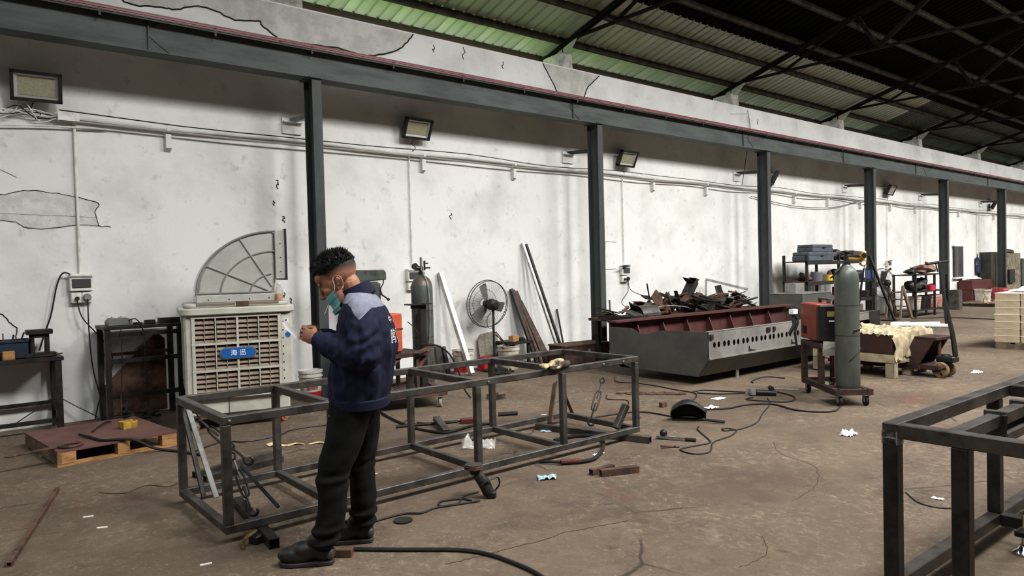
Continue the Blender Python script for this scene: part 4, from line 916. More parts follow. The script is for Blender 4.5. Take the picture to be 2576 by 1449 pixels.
# ------------------------------------------------------------------ scrap table and scrap heap
t = thing('scrap_table', 'low steel table with a red edge under the scrap heap', 'table', (8.25, 7.2, 0))
MB().b2((0, 0, .70), (4.0, .9, .74)).build('table_top', m_rust, t); MB().b2((0, -.02, .69), (4.0, 0, .77)).build('front_edge', m_redprimer, t)
MB().b2((-.1, -.08, .72), (.32, .5, .74)).b2((-.1, -.08, .74), (-.09, .5, .80)).b2((-.1, -.08, .74), (.32, -.07, .80)).build('tray', m_darksteel, t)
for x in (.1, 2.0, 3.85):
    for y in (.05, .78): MB().b2((x, y, 0), (x+.06, y+.06, .70)).build('leg', m_darksteel, t)
rr = random.Random(11)
SC = []   # scrap plates: (x, y, z, sx, sy, thickness, rx, ry, rz)
for k in range(120):
    u = rr.random(); x = 8.25+3.85*u; y = rr.uniform(7.22, 7.95)
    hmax = .05+.26*math.exp(-((x-9.6)/.8)**2)+.28*math.exp(-((x-11.2)/.75)**2)
    z = .76+rr.random()*hmax
    SC.append((x, y, z, rr.uniform(.16, .5), rr.uniform(.06, .24), rr.uniform(.006, .035), rr.gauss(0, .45), rr.gauss(0, .38), rr.uniform(0, 3.1)))
WHERE = ['at the left end', 'left of centre', 'in the middle', 'right of centre', 'at the right end']
DEP = ['front', 'middle', 'back']
kinds = [('flat steel scrap', m_rust), ('dark steel scrap', m_darksteel), ('grey steel scrap', m_steel)]
for i, (x, y, z, sx, sy, th, a, b_, c_) in enumerate(SC):
    nm, m = kinds[i % 3]
    o = MB(); n = rr.randint(4, 6); poly = []
    for k in range(n):
        an = 2*PI*k/n+rr.uniform(-.3, .3); poly.append((sx/2*math.cos(an)*rr.uniform(.7, 1.2), sy/2*math.sin(an)*rr.uniform(.7, 1.2)))
    o.prism(poly, 'z', -th/2, th/2)
    if i % 4 == 0: o.bar((-sx/2, 0, 0), (sx/2, .0, .02), .02, .04)
    ob = o.build('scrap_piece', m); ob.location = (x, y, z); ob.rotation_euler = (a, b_, c_)
    shp = 'long' if sx > 2.6*sy else ('small' if sx < .26 else ('broad' if sy > .17 else 'short'))
    lvl = 'on top of' if z > .76+.5*(.05+.26*math.exp(-((x-9.6)/.8)**2)+.28*math.exp(-((x-11.2)/.75)**2)) else 'low in'
    tilt = 'tilted ' if abs(a) > .45 or abs(b_) > .4 else ''
    tag(ob, f'{shp} {tilt}{nm} {lvl} the heap {DEP[min(2, int((y-7.22)/.25))]}, {WHERE[min(4, int((x-8.25)/.78))]}', 'scrap', 'scrap metal pieces in the heap')
def scrap(name, label, o, m): return tag(o.build(name, m, bevel=.003), label, 'scrap', 'large scrap pieces')
# recognisable pieces
o = MB().bar((10.0, 7.6, .80), (10.55, 7.72, 1.27), .17, .11).prism([(10.52, 1.20), (10.62, 1.30), (10.50, 1.33), (10.42, 1.26), (10.36, 1.31)], 'y', 7.64, 7.78)
scrap('box_beam_offcut', 'thick dark box beam sticking up out of the scrap heap', o, m_darksteel)
o = MB().prism([(9.10, .8), (9.42, .8), (9.40, 1.05), (9.25, 1.17), (9.12, 1.05), (9.2, .95)], 'y', 7.5, 7.52); scrap('notched_plate', 'upright notched brown plate in the middle of the scrap heap', o, m_rust)
o = MB().prism([(9.45, .8), (9.75, .8), (9.7, 1.08), (9.62, 1.12), (9.55, .98)], 'y', 7.58, 7.6); scrap('notched_plate', 'upright curved plate next to the notched one', o, m_rust)
o = MB().bar((9.62, 7.45, .78), (9.50, 7.5, 1.10), .09, .012); scrap('flat_bar', 'narrow upright grey flat bar in the scrap heap', o, m_steel)
o = MB().bar((9.9, 7.5, .78), (9.75, 7.5, 1.13), .08, .01); scrap('flat_bar', 'dark upright flat bar left of the box beam', o, m_darksteel)
o = MB().bar((9.35, 7.7, .85), (9.25, 7.7, 1.27), .02, .02); scrap('thin_rod', 'thin rod poking up at the top of the scrap heap', o, m_darksteel)
o = MB().bar((11.55, 7.8, .8), (11.48, 7.85, 1.16), .12, .09); scrap('angle_offcut', 'short upright steel section at the right of the scrap heap', o, m_darksteel)
o = MB(); o.grid(lambda u, v: (8.55+.42*u, 7.35+.16*math.cos(PI*v), .78+.16*math.sin(PI*v)), 3, 12); scrap('curved_sheet', 'curved grey sheet offcut lying at the left of the scrap heap', o, m_steel)
o = MB().tube(spl([(8.9, 7.3, .85), (9.2, 7.35, .9), (9.6, 7.3, .88), (9.9, 7.35, .84)], 5), .01, 6); scrap('bent_rod', 'pale bent rod draped over the scrap heap', o, m_galv)
for k in range(5):
    o = MB().bar((10.9+.1*k, 7.3+.1*(k % 3), .82+.05*k), (11.9-.06*k, 7.5+.08*(k % 2), .9+.06*(k % 3)), .13, .015, (0, .4, 1))
    scrap('sheet_strip', ['lowest', 'second', 'third', 'fourth', 'topmost'][k]+' long sheet strip stacked at the right of the scrap heap', o, [m_rust, m_darksteel, m_steel][k % 3])
tag(MB().bar((13.2, 8.3, 1.02), (12.6, 8.9, 1.25), .05).bar((12.6, 8.9, 1.25), (12.58, 8.92, .0), .03).build('bent_bar', m_alu), 'pale bent bar leaning left of the third column', 'bar')
t = thing('stool', 'small dark stool left of the third column', 'stool', (13.3, 8.1, 0))
MB().lathe([(.17, .62), (.18, .64), (.18, .66), (.16, .67)], n=18).build('seat', m_darksteel, t)
for a in range(4): MB().bar((.10*math.cos(a*PI/2+.6), .10*math.sin(a*PI/2+.6), .62), (.18*math.cos(a*PI/2+.6), .18*math.sin(a*PI/2+.6), 0), .025).build('leg', m_darksteel, t)
# second grey trough behind
t = thing('sheet_metal_box', 'grey sheet-metal casing behind the trough, right of the third column', 'casing', (13.2, 7.1, 0))
MB().prism([(0, .12), (2.6, .12), (2.6, .62), (1.55, .62), (1.15, .93), (0, .93)], 'y', 0, .02).build('front_panel', m_hull, t)
MB().b2((0, 0, .92), (1.15, .7, .94)).build('top_panel', m_hullside, t); MB().add([(1.15, 0, .93), (1.55, 0, .62), (1.55, .7, .62), (1.15, .7, .93)], [(0, 1, 2, 3)]).build('slope_panel', m_hullside, t)
MB().b2((0, .02, .12), (.02, .7, .93)).build('end_panel', m_hull, t); MB().b2((0, .68, .12), (2.6, .7, .6)).build('back_panel', m_hull, t)
for x in (.1, 2.4): MB().b2((x, .05, 0), (x+.06, .11, .12)).build('leg', m_darksteel, t); MB().b2((x, .58, 0), (x+.06, .64, .12)).build('leg', m_darksteel, t)
t = thing('square_tin', 'bright square metal tin standing on the grey casing', 'tin', (13.55, 7.45, .94))
MB().b2((-.17, -.12, 0), (.17, .12, .20)).build('tin_body', m_hullside, t, bevel=.006)

# ------------------------------------------------------------------ tall gas cylinder and welder on the right trolley
t = thing('welder_trolley', 'dark steel trolley carrying the second welder and tall gas cylinder', 'trolley', (8.06, 4.33, 0), 0)
u_ = Vector((7.53-8.09, 3.752-4.404, 0)); u_.normalize(); v_ = Vector((-u_.y, u_.x, 0))  # u: along the near edge towards the viewer
def Q(a, b_, z): p = u_*a+v_*b_; return (p.x, p.y, z)
LEN, WID = .94, .34
for a, b_ in [(.05, .03), (LEN-.05, .03), (LEN-.05, WID-.03), (.05, WID-.03)]: caster(t, Q(a, b_, 0), .052, None, .9)
MB().bar(Q(0, 0, .15), Q(LEN, 0, .15), .06, .06).build('base_rail', m_dkrust, t); MB().bar(Q(0, WID, .15), Q(LEN, WID, .15), .06, .06).build('base_rail', m_dkrust, t)
MB().bar(Q(LEN-.03, 0, .15), Q(LEN-.03, WID, .15), .05, .06).build('base_rail', m_dkrust, t); MB().bar(Q(0, 0, .15), Q(0, WID, .15), .05, .05).build('base_rail', m_dkrust, t)
MB().add([Q(.55, .03, .172), Q(LEN-.05, .03, .172), Q(LEN-.05, WID-.03, .172), Q(.55, WID-.03, .172)], [(0, 1, 2, 3)]).build('base_plate', m_dkrust, t)
for a, b_ in [(.02, 0), (.50, 0), (.02, WID), (.50, WID)]: MB().bar(Q(a, b_, .17), Q(a, b_, .60), .055).build('post', m_dkrust, t)
MB().bar(Q(-.02, 0, .61), Q(.56, 0, .61), .05, .05).build('top_rail', m_dkrust, t); MB().bar(Q(-.02, WID, .61), Q(.56, WID, .61), .05, .05).build('top_rail', m_dkrust, t)
MB().add([Q(0, 0, .63), Q(.54, 0, .63), Q(.54, WID, .63), Q(0, WID, .63)], [(0, 1, 2, 3)]).build('top_shelf', m_darksteel, t)
ang = math.atan2(u_.y, u_.x)
m_orange2 = mat('dull_orange_paint', (146, 62, 44), .6, col2=(122, 52, 36), scale=4, col3=(84, 38, 26), scale3=14, lo3=.62, hi3=.75)
p0 = Vector((8.06, 4.33, 0))+Vector(Q(.24, .17, .635))
t = thing('welding_machine', 'dull orange welding machine on the right trolley beside the cylinder', 'welding machine', p0, ang)
MB().b2((-.27, -.19, .02), (.19, .19, .44)).build('housing', m_orange2, t, bevel=.012)
MB().b2((.19, -.19, .015), (.27, .19, .43)).build('front_panel', m_black, t, bevel=.015)
MB().b2((-.29, -.17, .03), (-.27, .17, .42)).build('rear_panel', m_black, t)
MB().b2((.27, -.10, .30), (.274, .02, .36)).build('display', mat('dim_display', (150, 142, 80), .4), t); MB().b2((.27, -.08, .24), (.274, -.02, .26)).build('label_plate', m_paper, t)
MB().lathe([(.03, 0), (.034, .02), (.03, .03)], (.275, .1, .15), 12, Matrix.Rotation(PI/2, 4, 'Y')).build('dial', m_darksteel, t)
for k in range(6): MB().b2((-.2+.022*k, -.194, .08), (-.188+.022*k, -.189, .17)).build('vent', m_darksteel, t)
MB().b2((-.12, -.192, .25), (.04, -.189, .27)).build('lettering_strip', mat('faded_print', (128, 46, 30), .6), t)
MB().b2((-.18, -.02, .44), (-.14, .02, .49)).b2((.06, -.02, .44), (.10, .02, .49)).b2((-.18, -.02, .475), (.10, .02, .50)).build('carry_handle', mat('blue_grey_handle', (60, 66, 72), .5), t, bevel=.006)
MB().lathe([(.09, -.03), (.12, -.03), (.12, .03), (.09, .03)], (.2, .06, .38), 18, Matrix.Rotation(PI/2, 4, 'X')).build('wire_feeder', m_black, t)
MB().tube(spl([(.28, .0, .2), (.33, -.02, .0), (.36, -.03, -.3), (.45, -.04, -.55), (.52, -.03, -.62)], 5), .009, 6).build('lead', m_galv, t)
c0 = Vector((8.06, 4.33, 0))+Vector(Q(.74, .19, .172))
t = gas_cylinder(c0, .125, 1.36, 'tall green-grey gas cylinder with brass regulator on the right trolley', m_cylgreen, None, 'dark')
MB().lathe([(.03, 0), (.034, .015), (.015, .03)], (0, 0, 1.47), 12).build('hand_wheel', m_black, t, smooth=True)
RX = Matrix.Rotation(PI/2, 4, 'X') @ Matrix.Rotation(-.6, 4, 'Y')
MB().lathe([(.034, -.015), (.036, .012), (.03, .015)], (.14, -.12, 1.44), 18, RX).build('gauge', m_brass, t, smooth=True); MB().lathe([(.027, .0152), (.027, .017)], (.14, -.12, 1.44), 18, RX).build('gauge_face', m_black, t)
MB().lathe([(.034, -.015), (.036, .012), (.03, .015)], (.17, -.10, 1.36), 18, RX).build('gauge', m_brass, t, smooth=True); MB().lathe([(.027, .0152), (.027, .017)], (.17, -.10, 1.36), 18, RX).build('gauge_face', m_paper, t)
MB().tube([(.0, 0, 1.41), (.10, -.06, 1.40), (.18, -.10, 1.40)], .017, 10).build('regulator', m_brass, t, smooth=True)
MB().lathe([(.012, 1.30), (.014, 1.48), (.008, 1.49)], (.2, -.11, 0), 10).build('flow_tube', m_white, t)
MB().tube([(-.16, .10, 1.2), (-.12, .02, 1.28), (0, 0, 1.40)], .010, 6).build('pipe', m_black, t)
MB().tube(spl([(.19, -.1, 1.30), (.17, -.06, 1.0), (.15, -.05, .75), (.05, -.13, .66), (-.1, -.115, .64)], 6), .007, 6).build('gas_hose', m_black, t, smooth=True)
MB().tube(spl([(.2, -.1, 1.30), (.19, -.05, .9), (.2, -.02, .6), (.17, .02, .45), (.19, -.02, .3)], 6), .007, 6).build('gas_hose', m_black, t, smooth=True)
MB().tube([(.128*math.cos(-2.6+2.4*k/12), .128*math.sin(-2.6+2.4*k/12), .30+.05*math.sin(PI*k/12)+.012*k) for k in range(13)], .005, 5).build('chain', m_darksteel, t)
# papers and pouch tucked on the trolley
o = MB(); pp = Vector((8.06, 4.33, 0))+Vector(Q(.545, .12, 0)); 
for k, (dz, tl) in enumerate([(.0, .2), (.03, -.1), (.06, .35)]):
    a = Vector((pp.x, pp.y, .50+dz)); o.add([a+Vector(Q(0, -.12, 0)), a+Vector(Q(.02, .11, .02*k)), a+Vector(Q(.06+tl*.2, .12, .10)), a+Vector(Q(.05, -.13, .07+.02*k))], [(0, 1, 2, 3)])
tag(o.build('paper_sheets', m_paper), 'white paper sheets tucked between the right welder and the cylinder', 'paper')
t = thing('welding_torch', 'dark welding torch and hose hung on the back of the right welder', 'welding torch', (8.12, 4.50, 0))
MB().tube([(-.0, .0, .98), (-.06, -.06, .80), (-.14, -.04, .70)], [.028, .026, .02], 8).build('torch_handle', m_darksteel, t, smooth=True)
MB().tube(spl([(.05, -.05, 1.0), (-.06, .0, 1.02), (-.02, -.08, .85), (-.12, -.10, .72), (-.13, -.13, .5), (-.1, -.12, .42)], 6), .014, 7).build('torch_hose', m_rubber, t, smooth=True)
MB().b2((-.08, -.06, .93), (.02, 0, .99)).build('cloth_wrap', m_paper, t)

# ------------------------------------------------------------------ pallet jack with cloth-covered load
m_jack = mat('jack_paint', (66, 44, 40), .6, .1, col2=(52, 38, 35), scale=7, col3=(50, 42, 38), scale3=14)
t = thing('pallet_jack', 'maroon hand pallet jack with a tall black handle', 'pallet jack', (10.29, 3.69, 0), math.radians(-95))
MB().prism([(-.36, .11), (-.14, .10), (.07, .47), (.10, .52), (-.16, .53)], 'y', -.22, -.19).build('side_plate', m_jack, t, bevel=.004)
MB().prism([(-.36, .11), (-.14, .10), (.07, .47), (.10, .52), (-.16, .53)], 'y', .16, .19).build('side_plate', m_jack, t, bevel=.004)
MB().b2((-.16, -.22, .49), (.12, .19, .535)).build('bridge', m_jack, t, bevel=.006); MB().b2((-.25, -.2, .10), (.14, .18, .17)).build('lower_yoke', m_jack, t, bevel=.01)
for y in (-.22, .06): MB().b2((-1.4, y, .09), (-.1, y+.16, .15)).build('fork', m_jack, t, bevel=.006)
MB().lathe([(.06, .10), (.075, .14), (.07, .26), (.05, .30)], (.13, 0, 0), 16).build('pump', m_black, t, smooth=True); MB().b2((.04, -.09, .20), (.26, .09, .28)).build('pump_block', m_black, t, bevel=.015)
MB().lathe([(.02, .28), (.02, .54)], (.08, -.06, 0), 10).build('piston', m_rust, t)
RY = Matrix.Rotation(PI/2, 4, 'X')
for y in (-.12, .06): 
    MB().lathe([(.03, -.028), (.092, -.028), (.103, -.02), (.103, .02), (.092, .028), (.03, .028)], (.12, y, .103), 24, RY).build('steer_wheel', mat('tan_wheel', (138, 116, 80), .6, col2=(96, 80, 58), scale=10), t, smooth=True)
    MB().lathe([(.02, -.03), (.02, .03)], (.12, y, .103), 10, RY).build('hub', m_darksteel, t)
    for k in range(4): MB().box((.12+.055*math.cos(k*PI/2+.4), y-.030, .103+.055*math.sin(k*PI/2+.4)), (.05, .008, .018), (0, -(k*PI/2+.4), 0)).build('spoke', m_darksteel, t)
MB().tube([(.24, .02, .28), (.20, .04, .55), (.10, .06, 1.0), (.02, .08, 1.5)], [.032, .03, .022, .018], 10).build('handle_shaft', m_black, t, smooth=True)
MB().tube([(.14, .0, .70), (.11, .02, .98)], .016, 8).build('handle_brace', m_black, t)
MB().tube([(-.05, -.10, 1.49), (.02, .08, 1.51), (.06, .24, 1.52)], .018, 8).build('grip', m_black, t, smooth=True); MB().tube([(.02, .05, 1.38), (.0, .03, 1.5)], .008, 6).build('lever', m_black, t)
m_palegrey = mat('pale_grey_wood', (150, 138, 116), .9, col2=(116, 104, 86), scale=7, col3=(70, 60, 50), scale3=14, lo3=.6, hi3=.75)
t = thing('wooden_pallet', 'pale wooden pallet on the pallet jack carrying a cloth-covered load', 'pallet', (9.80, 5.125, 0), math.radians(-95))
for y in (0, .42, .85):
    MB().b2((0, y, .02), (.1, y+.1, .19)).build('block', m_palegrey, t); MB().b2((.5, y, .02), (.6, y+.1, .19)).build('block', m_palegrey, t); MB().b2((1.04, y, .0), (1.16, y+.1, .19)).build('block', m_palegrey, t, bevel=.004)
for k in range(6): MB().b2((0, .02+k*.155, .19), (1.16, .14+k*.155, .215)).build('slat', m_palegrey, t)
MB().b2((0, .0, .20), (1.16, .9, .31)).build('edge_board', mat('pale_crate_wood', (176, 166, 140), .85, col2=(150, 132, 100), scale=6, col3=(80, 66, 50), scale3=12), t)
tag(MB().box((10.22, 4.51, .44), (1.12, .94, .26), (0, 0, math.radians(-95))).build('timber_load', mat('dark_brown_board', (60, 36, 28), .75, col2=(44, 28, 24), scale=6), bevel=.01), 'dark brown wooden box on the pale pallet', 'wooden box')
o = MB(); rr = random.Random(8)
m_cloth = mat('cream_cloth', (178, 166, 136), .9, col2=(148, 134, 106), scale=6, col3=(160, 138, 104), scale3=10, lo3=.6, hi3=.75)
def clothfn(u, v):
    x = -.62+1.36*u; y = -.475+1.02*v
    z = .580+.05*noise.noise(Vector((x*6, y*6, 1)))+.07*abs(noise.noise(Vector((x*11, y*13, 3))))+.02*noise.noise(Vector((x*30, y*30, 5)))
    if x > .57: d = x-.57; x = .58+min(d, .05)*.5+.05*noise.noise(Vector((d*9, y*11, 2)))+.02*noise.noise(Vector((d*25, y*28, 2))); z -= min(d*2.4, .34)+.03*noise.noise(Vector((d*9, y*9, 0)))
    if y < -.45: z -= .03
    return (x, y, z)
o.grid(clothfn, 84, 64)
ob = o.build('cloth_cover', m_cloth, smooth=True, fix=False, ang=70); ob.location = (10.22, 4.51, 0); ob.rotation_euler = (0, 0, math.radians(-95))
tag(ob, 'crumpled cream cloth draped over the brown box', 'cloth')
# ------------------------------------------------------------------ carton stack
m_strap = mat('white_edge', (240, 236, 224), .7)
pal = thing('carton_pallet', 'low dark pallet under the carton stack at the right edge', 'pallet', (14.05, 3.0, 0))
for k in range(4): MB().b2((0, .05+.28*k, .08), (1.7, .25+.28*k, .11)).build('slat', m_woodgrey, pal)
for x in (0, .8, 1.6): MB().b2((x, .05, 0), (x+.1, 1.1, .08)).build('bearer', m_woodgrey, pal)
cm = MB().b2((0, 0, 0), (.52, .36, .116)).mesh('carton_box', .004); cs = MB().b2((-.004, -.004, .108), (.524, .364, .119)).mesh('edge_flap')
LV = ['bottom', 'second', 'third', 'fourth', 'fifth', 'sixth', 'top']; CP = ['left', 'middle', 'right']; RW = ['front', 'middle', 'back']
for lv in range(7):
    for cx in range(3):
        for cy in range(3):
            t = thing('carton', f'tan flat carton in the {LV[lv]} layer of the stack, {RW[cy]} row, {CP[cx]} column', 'carton', (14.07+.545*cx+random.uniform(-.008, .008), 3.0+.375*cy+random.uniform(-.006, .006), .11+.12*lv), 0, 'cartons stacked on the pallet')
            put('carton_box', cm, m_cardboard, t); put('edge_flap', cs, m_strap, t)
o = MB(); o.grid(lambda u, v: (14.35+1.1*u, 3.1+.9*v, .955+.05*max(0, noise.noise(Vector((u*3, v*3, 0)))+.3)+.07*u), 14, 10)
tag(o.build('paper_wrap', mat('cream_paper', (238, 226, 204), .8), smooth=True, fix=False), 'loose cream paper sheet on top of the carton stack', 'paper')
# ------------------------------------------------------------------ shelf rack 1 (behind the tall cylinder)
t = thing('shelf_rack', 'dark steel shelf rack loaded with boxes behind the tall cylinder', 'shelf', (15.2, 8.05, 0))
for x in (0, 1.5, 3.2):
    for y in (0, .55): MB().b2((x, y, 0), (x+.05, y+.05, 1.72)).build('post', m_darksteel, t)
for z in (1.55, 1.08, .62): MB().b2((0, 0, z), (3.25, .6, z+.03)).build('shelf', m_rust, t); MB().b2((0, -.01, z-.05), (3.25, .02, z+.03)).build('shelf_edge', m_darksteel, t)
m_bluegrey = mat('blue_grey_case', (74, 82, 90), .5, col2=(60, 66, 72), scale=6)
def case(label, loc, d, m, nm='tool_case', rzv=0.):
    t = thing(nm, label, 'case', loc, rzv)
    MB().b2((-d[0]/2, -d[1]/2, 0), (d[0]/2, d[1]/2, d[2]*.6)).build('case_body', m, t, bevel=.015); MB().b2((-d[0]/2+.01, -d[1]/2+.005, d[2]*.6), (d[0]/2-.01, d[1]/2-.005, d[2])).build('lid', m, t, bevel=.015)
    MB().b2((-.06, -d[1]/2-.02, d[2]*.5), (.06, -d[1]/2, d[2]*.6)).build('handle', m_black, t)
case('lower blue-grey case on the top of the shelf rack', (15.95, 8.3, 1.58), (1.15, .42, .21), m_bluegrey)
case('upper dark blue-grey case stacked on the other on the shelf rack', (16.05, 8.3, 1.79), (.95, .4, .17), m_bluegrey)
rr = random.Random(21)
def lump(name, label, cat, loc, s, m, seed, group=None):
    o = MB(); r = random.Random(seed); o.ball((0, 0, s[2]), s, 10, 7)
    o.v = [p+Vector((noise.noise(p*9+Vector((seed, 0, 0)))*s[0]*.5, noise.noise(p*9+Vector((0, seed, 0)))*s[1]*.5, noise.noise(p*9+Vector((0, 0, seed)))*s[2]*.5)) for p in o.v]
    zmin = min(p.z for p in o.v); o.v = [p-Vector((0, 0, zmin)) for p in o.v]
    ob = o.build(name, m, smooth=True, ang=50); ob.location = loc; return tag(ob, label, cat, group)
lump('tarp_bundle', 'dark folded tarp on the shelf rack right of the cases', 'bundle', (16.9, 8.32, 1.58), (.32, .2, .13), m_darksteel, 3)
lump('cable_bundle', 'long dark bundle on top of the shelf rack', 'bundle', (17.6, 8.3, 1.58), (.6, .2, .09), m_darksteel, 4)
tag(MB().box((18.0, 8.3, 1.74), (.9, .3, .12), (0, .05, .1)).build('flat_carton', mat('dark_box', (60, 54, 46), .7), bevel=.01), 'flat dark box on the right of the shelf rack top', 'box')
for k, (x, s, m, lb) in enumerate([(15.45, (.16, .12, .1), m_darksteel, 'dark gloves heap at the left of the middle shelf'), (15.65, (.12, .1, .07), m_rust, 'rusty parts heap on the middle shelf'), (16.95, (.2, .14, .12), m_darksteel, 'dark tool heap on the middle shelf'), (18.1, (.2, .14, .1), m_black, 'black parts heap at the right of the middle shelf')]):
    lump('parts_heap', lb, 'parts', (x, 8.3, 1.11), s, m, 30+k)
tag(MB().lathe([(.12, 0), (.13, .2), (.12, .22)], (16.0, 8.25, 1.11), 16).build('grey_tub', mat('grey_tub_plastic', (92, 92, 98), .5)), 'grey plastic tub on the middle shelf', 'tub')
t = thing('yellow_can', 'yellow can with a red cap on the middle shelf', 'can', (16.55, 8.22, 1.11))
MB().lathe([(.075, 0), (.075, .14)], n=14).build('can_body', mat('can_yellow', (214, 176, 50), .5), t); MB().lathe([(.06, .14), (.05, .2), (.02, .24)], n=12).build('cap', m_redprimer, t)
t = thing('blue_basket', 'blue slatted plastic basket at the right of the middle shelf', 'basket', (18.35, 8.2, 1.11))
for k in range(6): MB().b2((-.2+.07*k, -.14, 0), (-.17+.07*k, -.12, .22)).build('slat', mat('basket_blue', (70, 84, 130), .5), t)
MB().b2((-.2, -.12, 0), (.2, .12, .02)).build('bottom', MATS['basket_blue'], t); MB().b2((-.2, .1, 0), (.2, .12, .22)).build('back', MATS['basket_blue'], t)
for k, (x, w, h, m, lb) in enumerate([(15.9, .25, .12, m_darksteel, 'dark tool lying on the lowest shelf'), (16.5, .4, .1, m_rust, 'rusty part on the lowest shelf'), (17.2, .5, .3, mat('dark_red_box', (74, 40, 36), .6), 'dark red box on the lowest shelf'), (18.3, .4, .16, m_darksteel, 'dark block at the right of the lowest shelf')]):
    tag(MB().box((x, 8.25, .65+h/2), (w, .3, h), (0, 0, .1*k)).build('shelf_item', m, bevel=.015), lb, 'parts')
lean('leaning_bar', (18.9, 7.7, 0), (18.2, 8.02, 1.7), .06, .05, 'dark bar leaning on the right of the shelf rack', m_darksteel)
lump('white_rag', 'white rag on the grey casing beside the right welder', 'rag', (14.6, 7.4, .62), (.25, .16, .1), m_paper, 60)

# ------------------------------------------------------------------ second fan, step stool, rack 2
t = thing('pedestal_fan', 'second black pedestal fan, seen from behind, at the fourth column', 'fan', (19.05, 7.95, 0))
fan_build(t, face=2.75, R=.38, zc=.97)
MB().lathe([(.02, .02), (.02, .92)], (.03, -.03, 0), 10).build('pole', m_darksteel, t); MB().lathe([(.2, 0), (.2, .03), (.03, .08)], (.03, -.03, 0), 20).build('base', m_darksteel, t)
t = thing('step_ladder', 'grimy wooden step ladder between the fan and the bucket rack', 'step ladder', (19.75, 7.85, 0))
for y in (0, .36):
    MB().bar((0, y, .86), (.55, y, 0), .05, .09).build('stile', m_woodgrey, t); MB().bar((0, y, .86), (-.18, y, 0), .04, .06).build('stile', m_woodgrey, t)
for k in range(4): MB().b2((.1+.12*k, .0, .68-.19*k), (.26+.12*k, .36, .70-.19*k)).build('step', m_woodgrey, t)
t = thing('bucket_rack', 'dark steel rack holding paint buckets and parts', 'shelf', (20.35, 7.75, 0))
for x in (0, 1.3, 2.2):
    for y in (0, .55): MB().b2((x, y, 0), (x+.05, y+.05, 1.16)).build('post', m_darksteel, t)
for z in (1.12, .66, .16): MB().b2((0, 0, z), (2.25, .6, z+.03)).build('shelf', m_darksteel, t)
m_dirtred = mat('dirty_red_bucket', (176, 110, 104), .6, col2=(190, 170, 160), scale=6, col3=(110, 60, 54), scale3=10)
for k, (x, m, lb) in enumerate([(20.85, m_dirty, 'paint-streaked white bucket on the lowest shelf of the bucket rack, left'), (21.2, m_darksteel, 'blackened bucket on the lowest shelf, left of centre'), (21.55, m_darksteel, 'second blackened bucket on the lowest shelf'), (22.0, m_dirtred, 'pink stained bucket on the lowest shelf, right'), (22.38, m_dirtred, 'second pink stained bucket at the right end of the lowest shelf')]):
    bucket('paint_bucket', (x, 7.98, .19), lb, .16, .36, m, None, None, False)
for k, (x, z, s, m, lb) in enumerate([(20.7, .69, (.2, .15, .13), m_darksteel, 'dark motor on the middle shelf of the bucket rack, left'), (21.1, .69, (.16, .13, .1), m_steel, 'grey parts heap on the middle shelf'), (21.3, .69, (.3, .2, .17), m_black, 'big black housing on the middle shelf'), (22.1, .69, (.18, .13, .08), m_darksteel, 'tool heap at the right of the middle shelf'), (20.7, 1.15, (.2, .15, .07), m_black, 'black bag at the left of the rack top'), (21.7, 1.15, (.6, .25, .12), mat('rag_heap', (96, 60, 54), .8, col2=(140, 120, 100), scale=8), 'heap of reddish rags and cables on the rack top')]):
    lump('rack_item', lb, 'parts', (x, 8.02, z), s, m, 70+k)
tag(MB().lathe([(.10, 0), (.10, .14), (.08, .15)], (21.62, 7.84, .69), 16).build('red_tin', mat('bright_red_tin', (190, 36, 60), .5)), 'bright red tin on the middle shelf of the bucket rack', 'tin')
for k in range(5):
    cord(['lowest', 'second', 'third', 'fourth', 'highest'][k]+' cable loop tangled on top of the bucket rack', [(21.2+.1*k, 7.95, 1.3), (21.4, 7.9, 1.36+.03*k), (21.8, 7.95, 1.34+.02*k), (22.1-.05*k, 8.0, 1.28)], .012, m_rust)
t = thing('t_bar', 'dark T-handled bar standing at the right of the bucket rack', 'bar', (22.45, 7.7, 0))
MB().tube([(0, 0, .7), (-.05, 0, 1.34)], .012, 6).build('shaft', m_darksteel, t); MB().bar((0, 0, 0), (0, 0, .7), .03).build('lower_bar', m_darksteel, t)
tag(MB().b2((24.14, 7.98, 0), (24.42, 8.27, .60)).build('pedestal_block', mat('dark_concrete', (74, 70, 66), .9, col2=(50, 47, 44), scale=8), bevel=.02), 'dark concrete block at the foot of the fifth column', 'concrete block')
cord('black cable lying from the bucket rack across the floor to the right', [(19.9, 7.7, .01), (20.6, 7.1, .01), (20.6, 6.3, .01), (20.3, 5.6, .01), (20.2, 5.0, .01)], .016, m_rubber)
tag(MB().tube([(17.4, 7.0, .04), (17.75, 6.02, .04)], .05, 12).build('plastic_pipe', m_paper, smooth=True), 'long white plastic pipe lying on the floor', 'pipe')
tag(MB().tube([(17.9, 7.0, .04), (18.4, 6.5, .04)], .035, 12).build('plastic_pipe', m_paper, smooth=True), 'shorter white plastic pipe lying behind the long one', 'pipe')
tag(MB().prism([(17.3, 7.15), (17.75, 6.9), (17.55, 7.2)], 'z', .005, .1).build('white_offcut', m_paper), 'white triangular offcut beside the plastic pipes', 'offcut')
for k, (x, y, l, a) in enumerate([(16.6, 7.1, .9, .5), (16.9, 6.8, .7, -.3), (16.3, 6.7, .8, .1)]):
    tag(MB().box((x, y, .012), (l, .08, .02), (0, 0, a)).build('wood_lath', mat('pale_lath', (190, 170, 136), .8)), ['nearest', 'middle', 'farthest'][[2, 1, 0][k]]+' pale wooden lath on the floor by the pipes', 'lath')

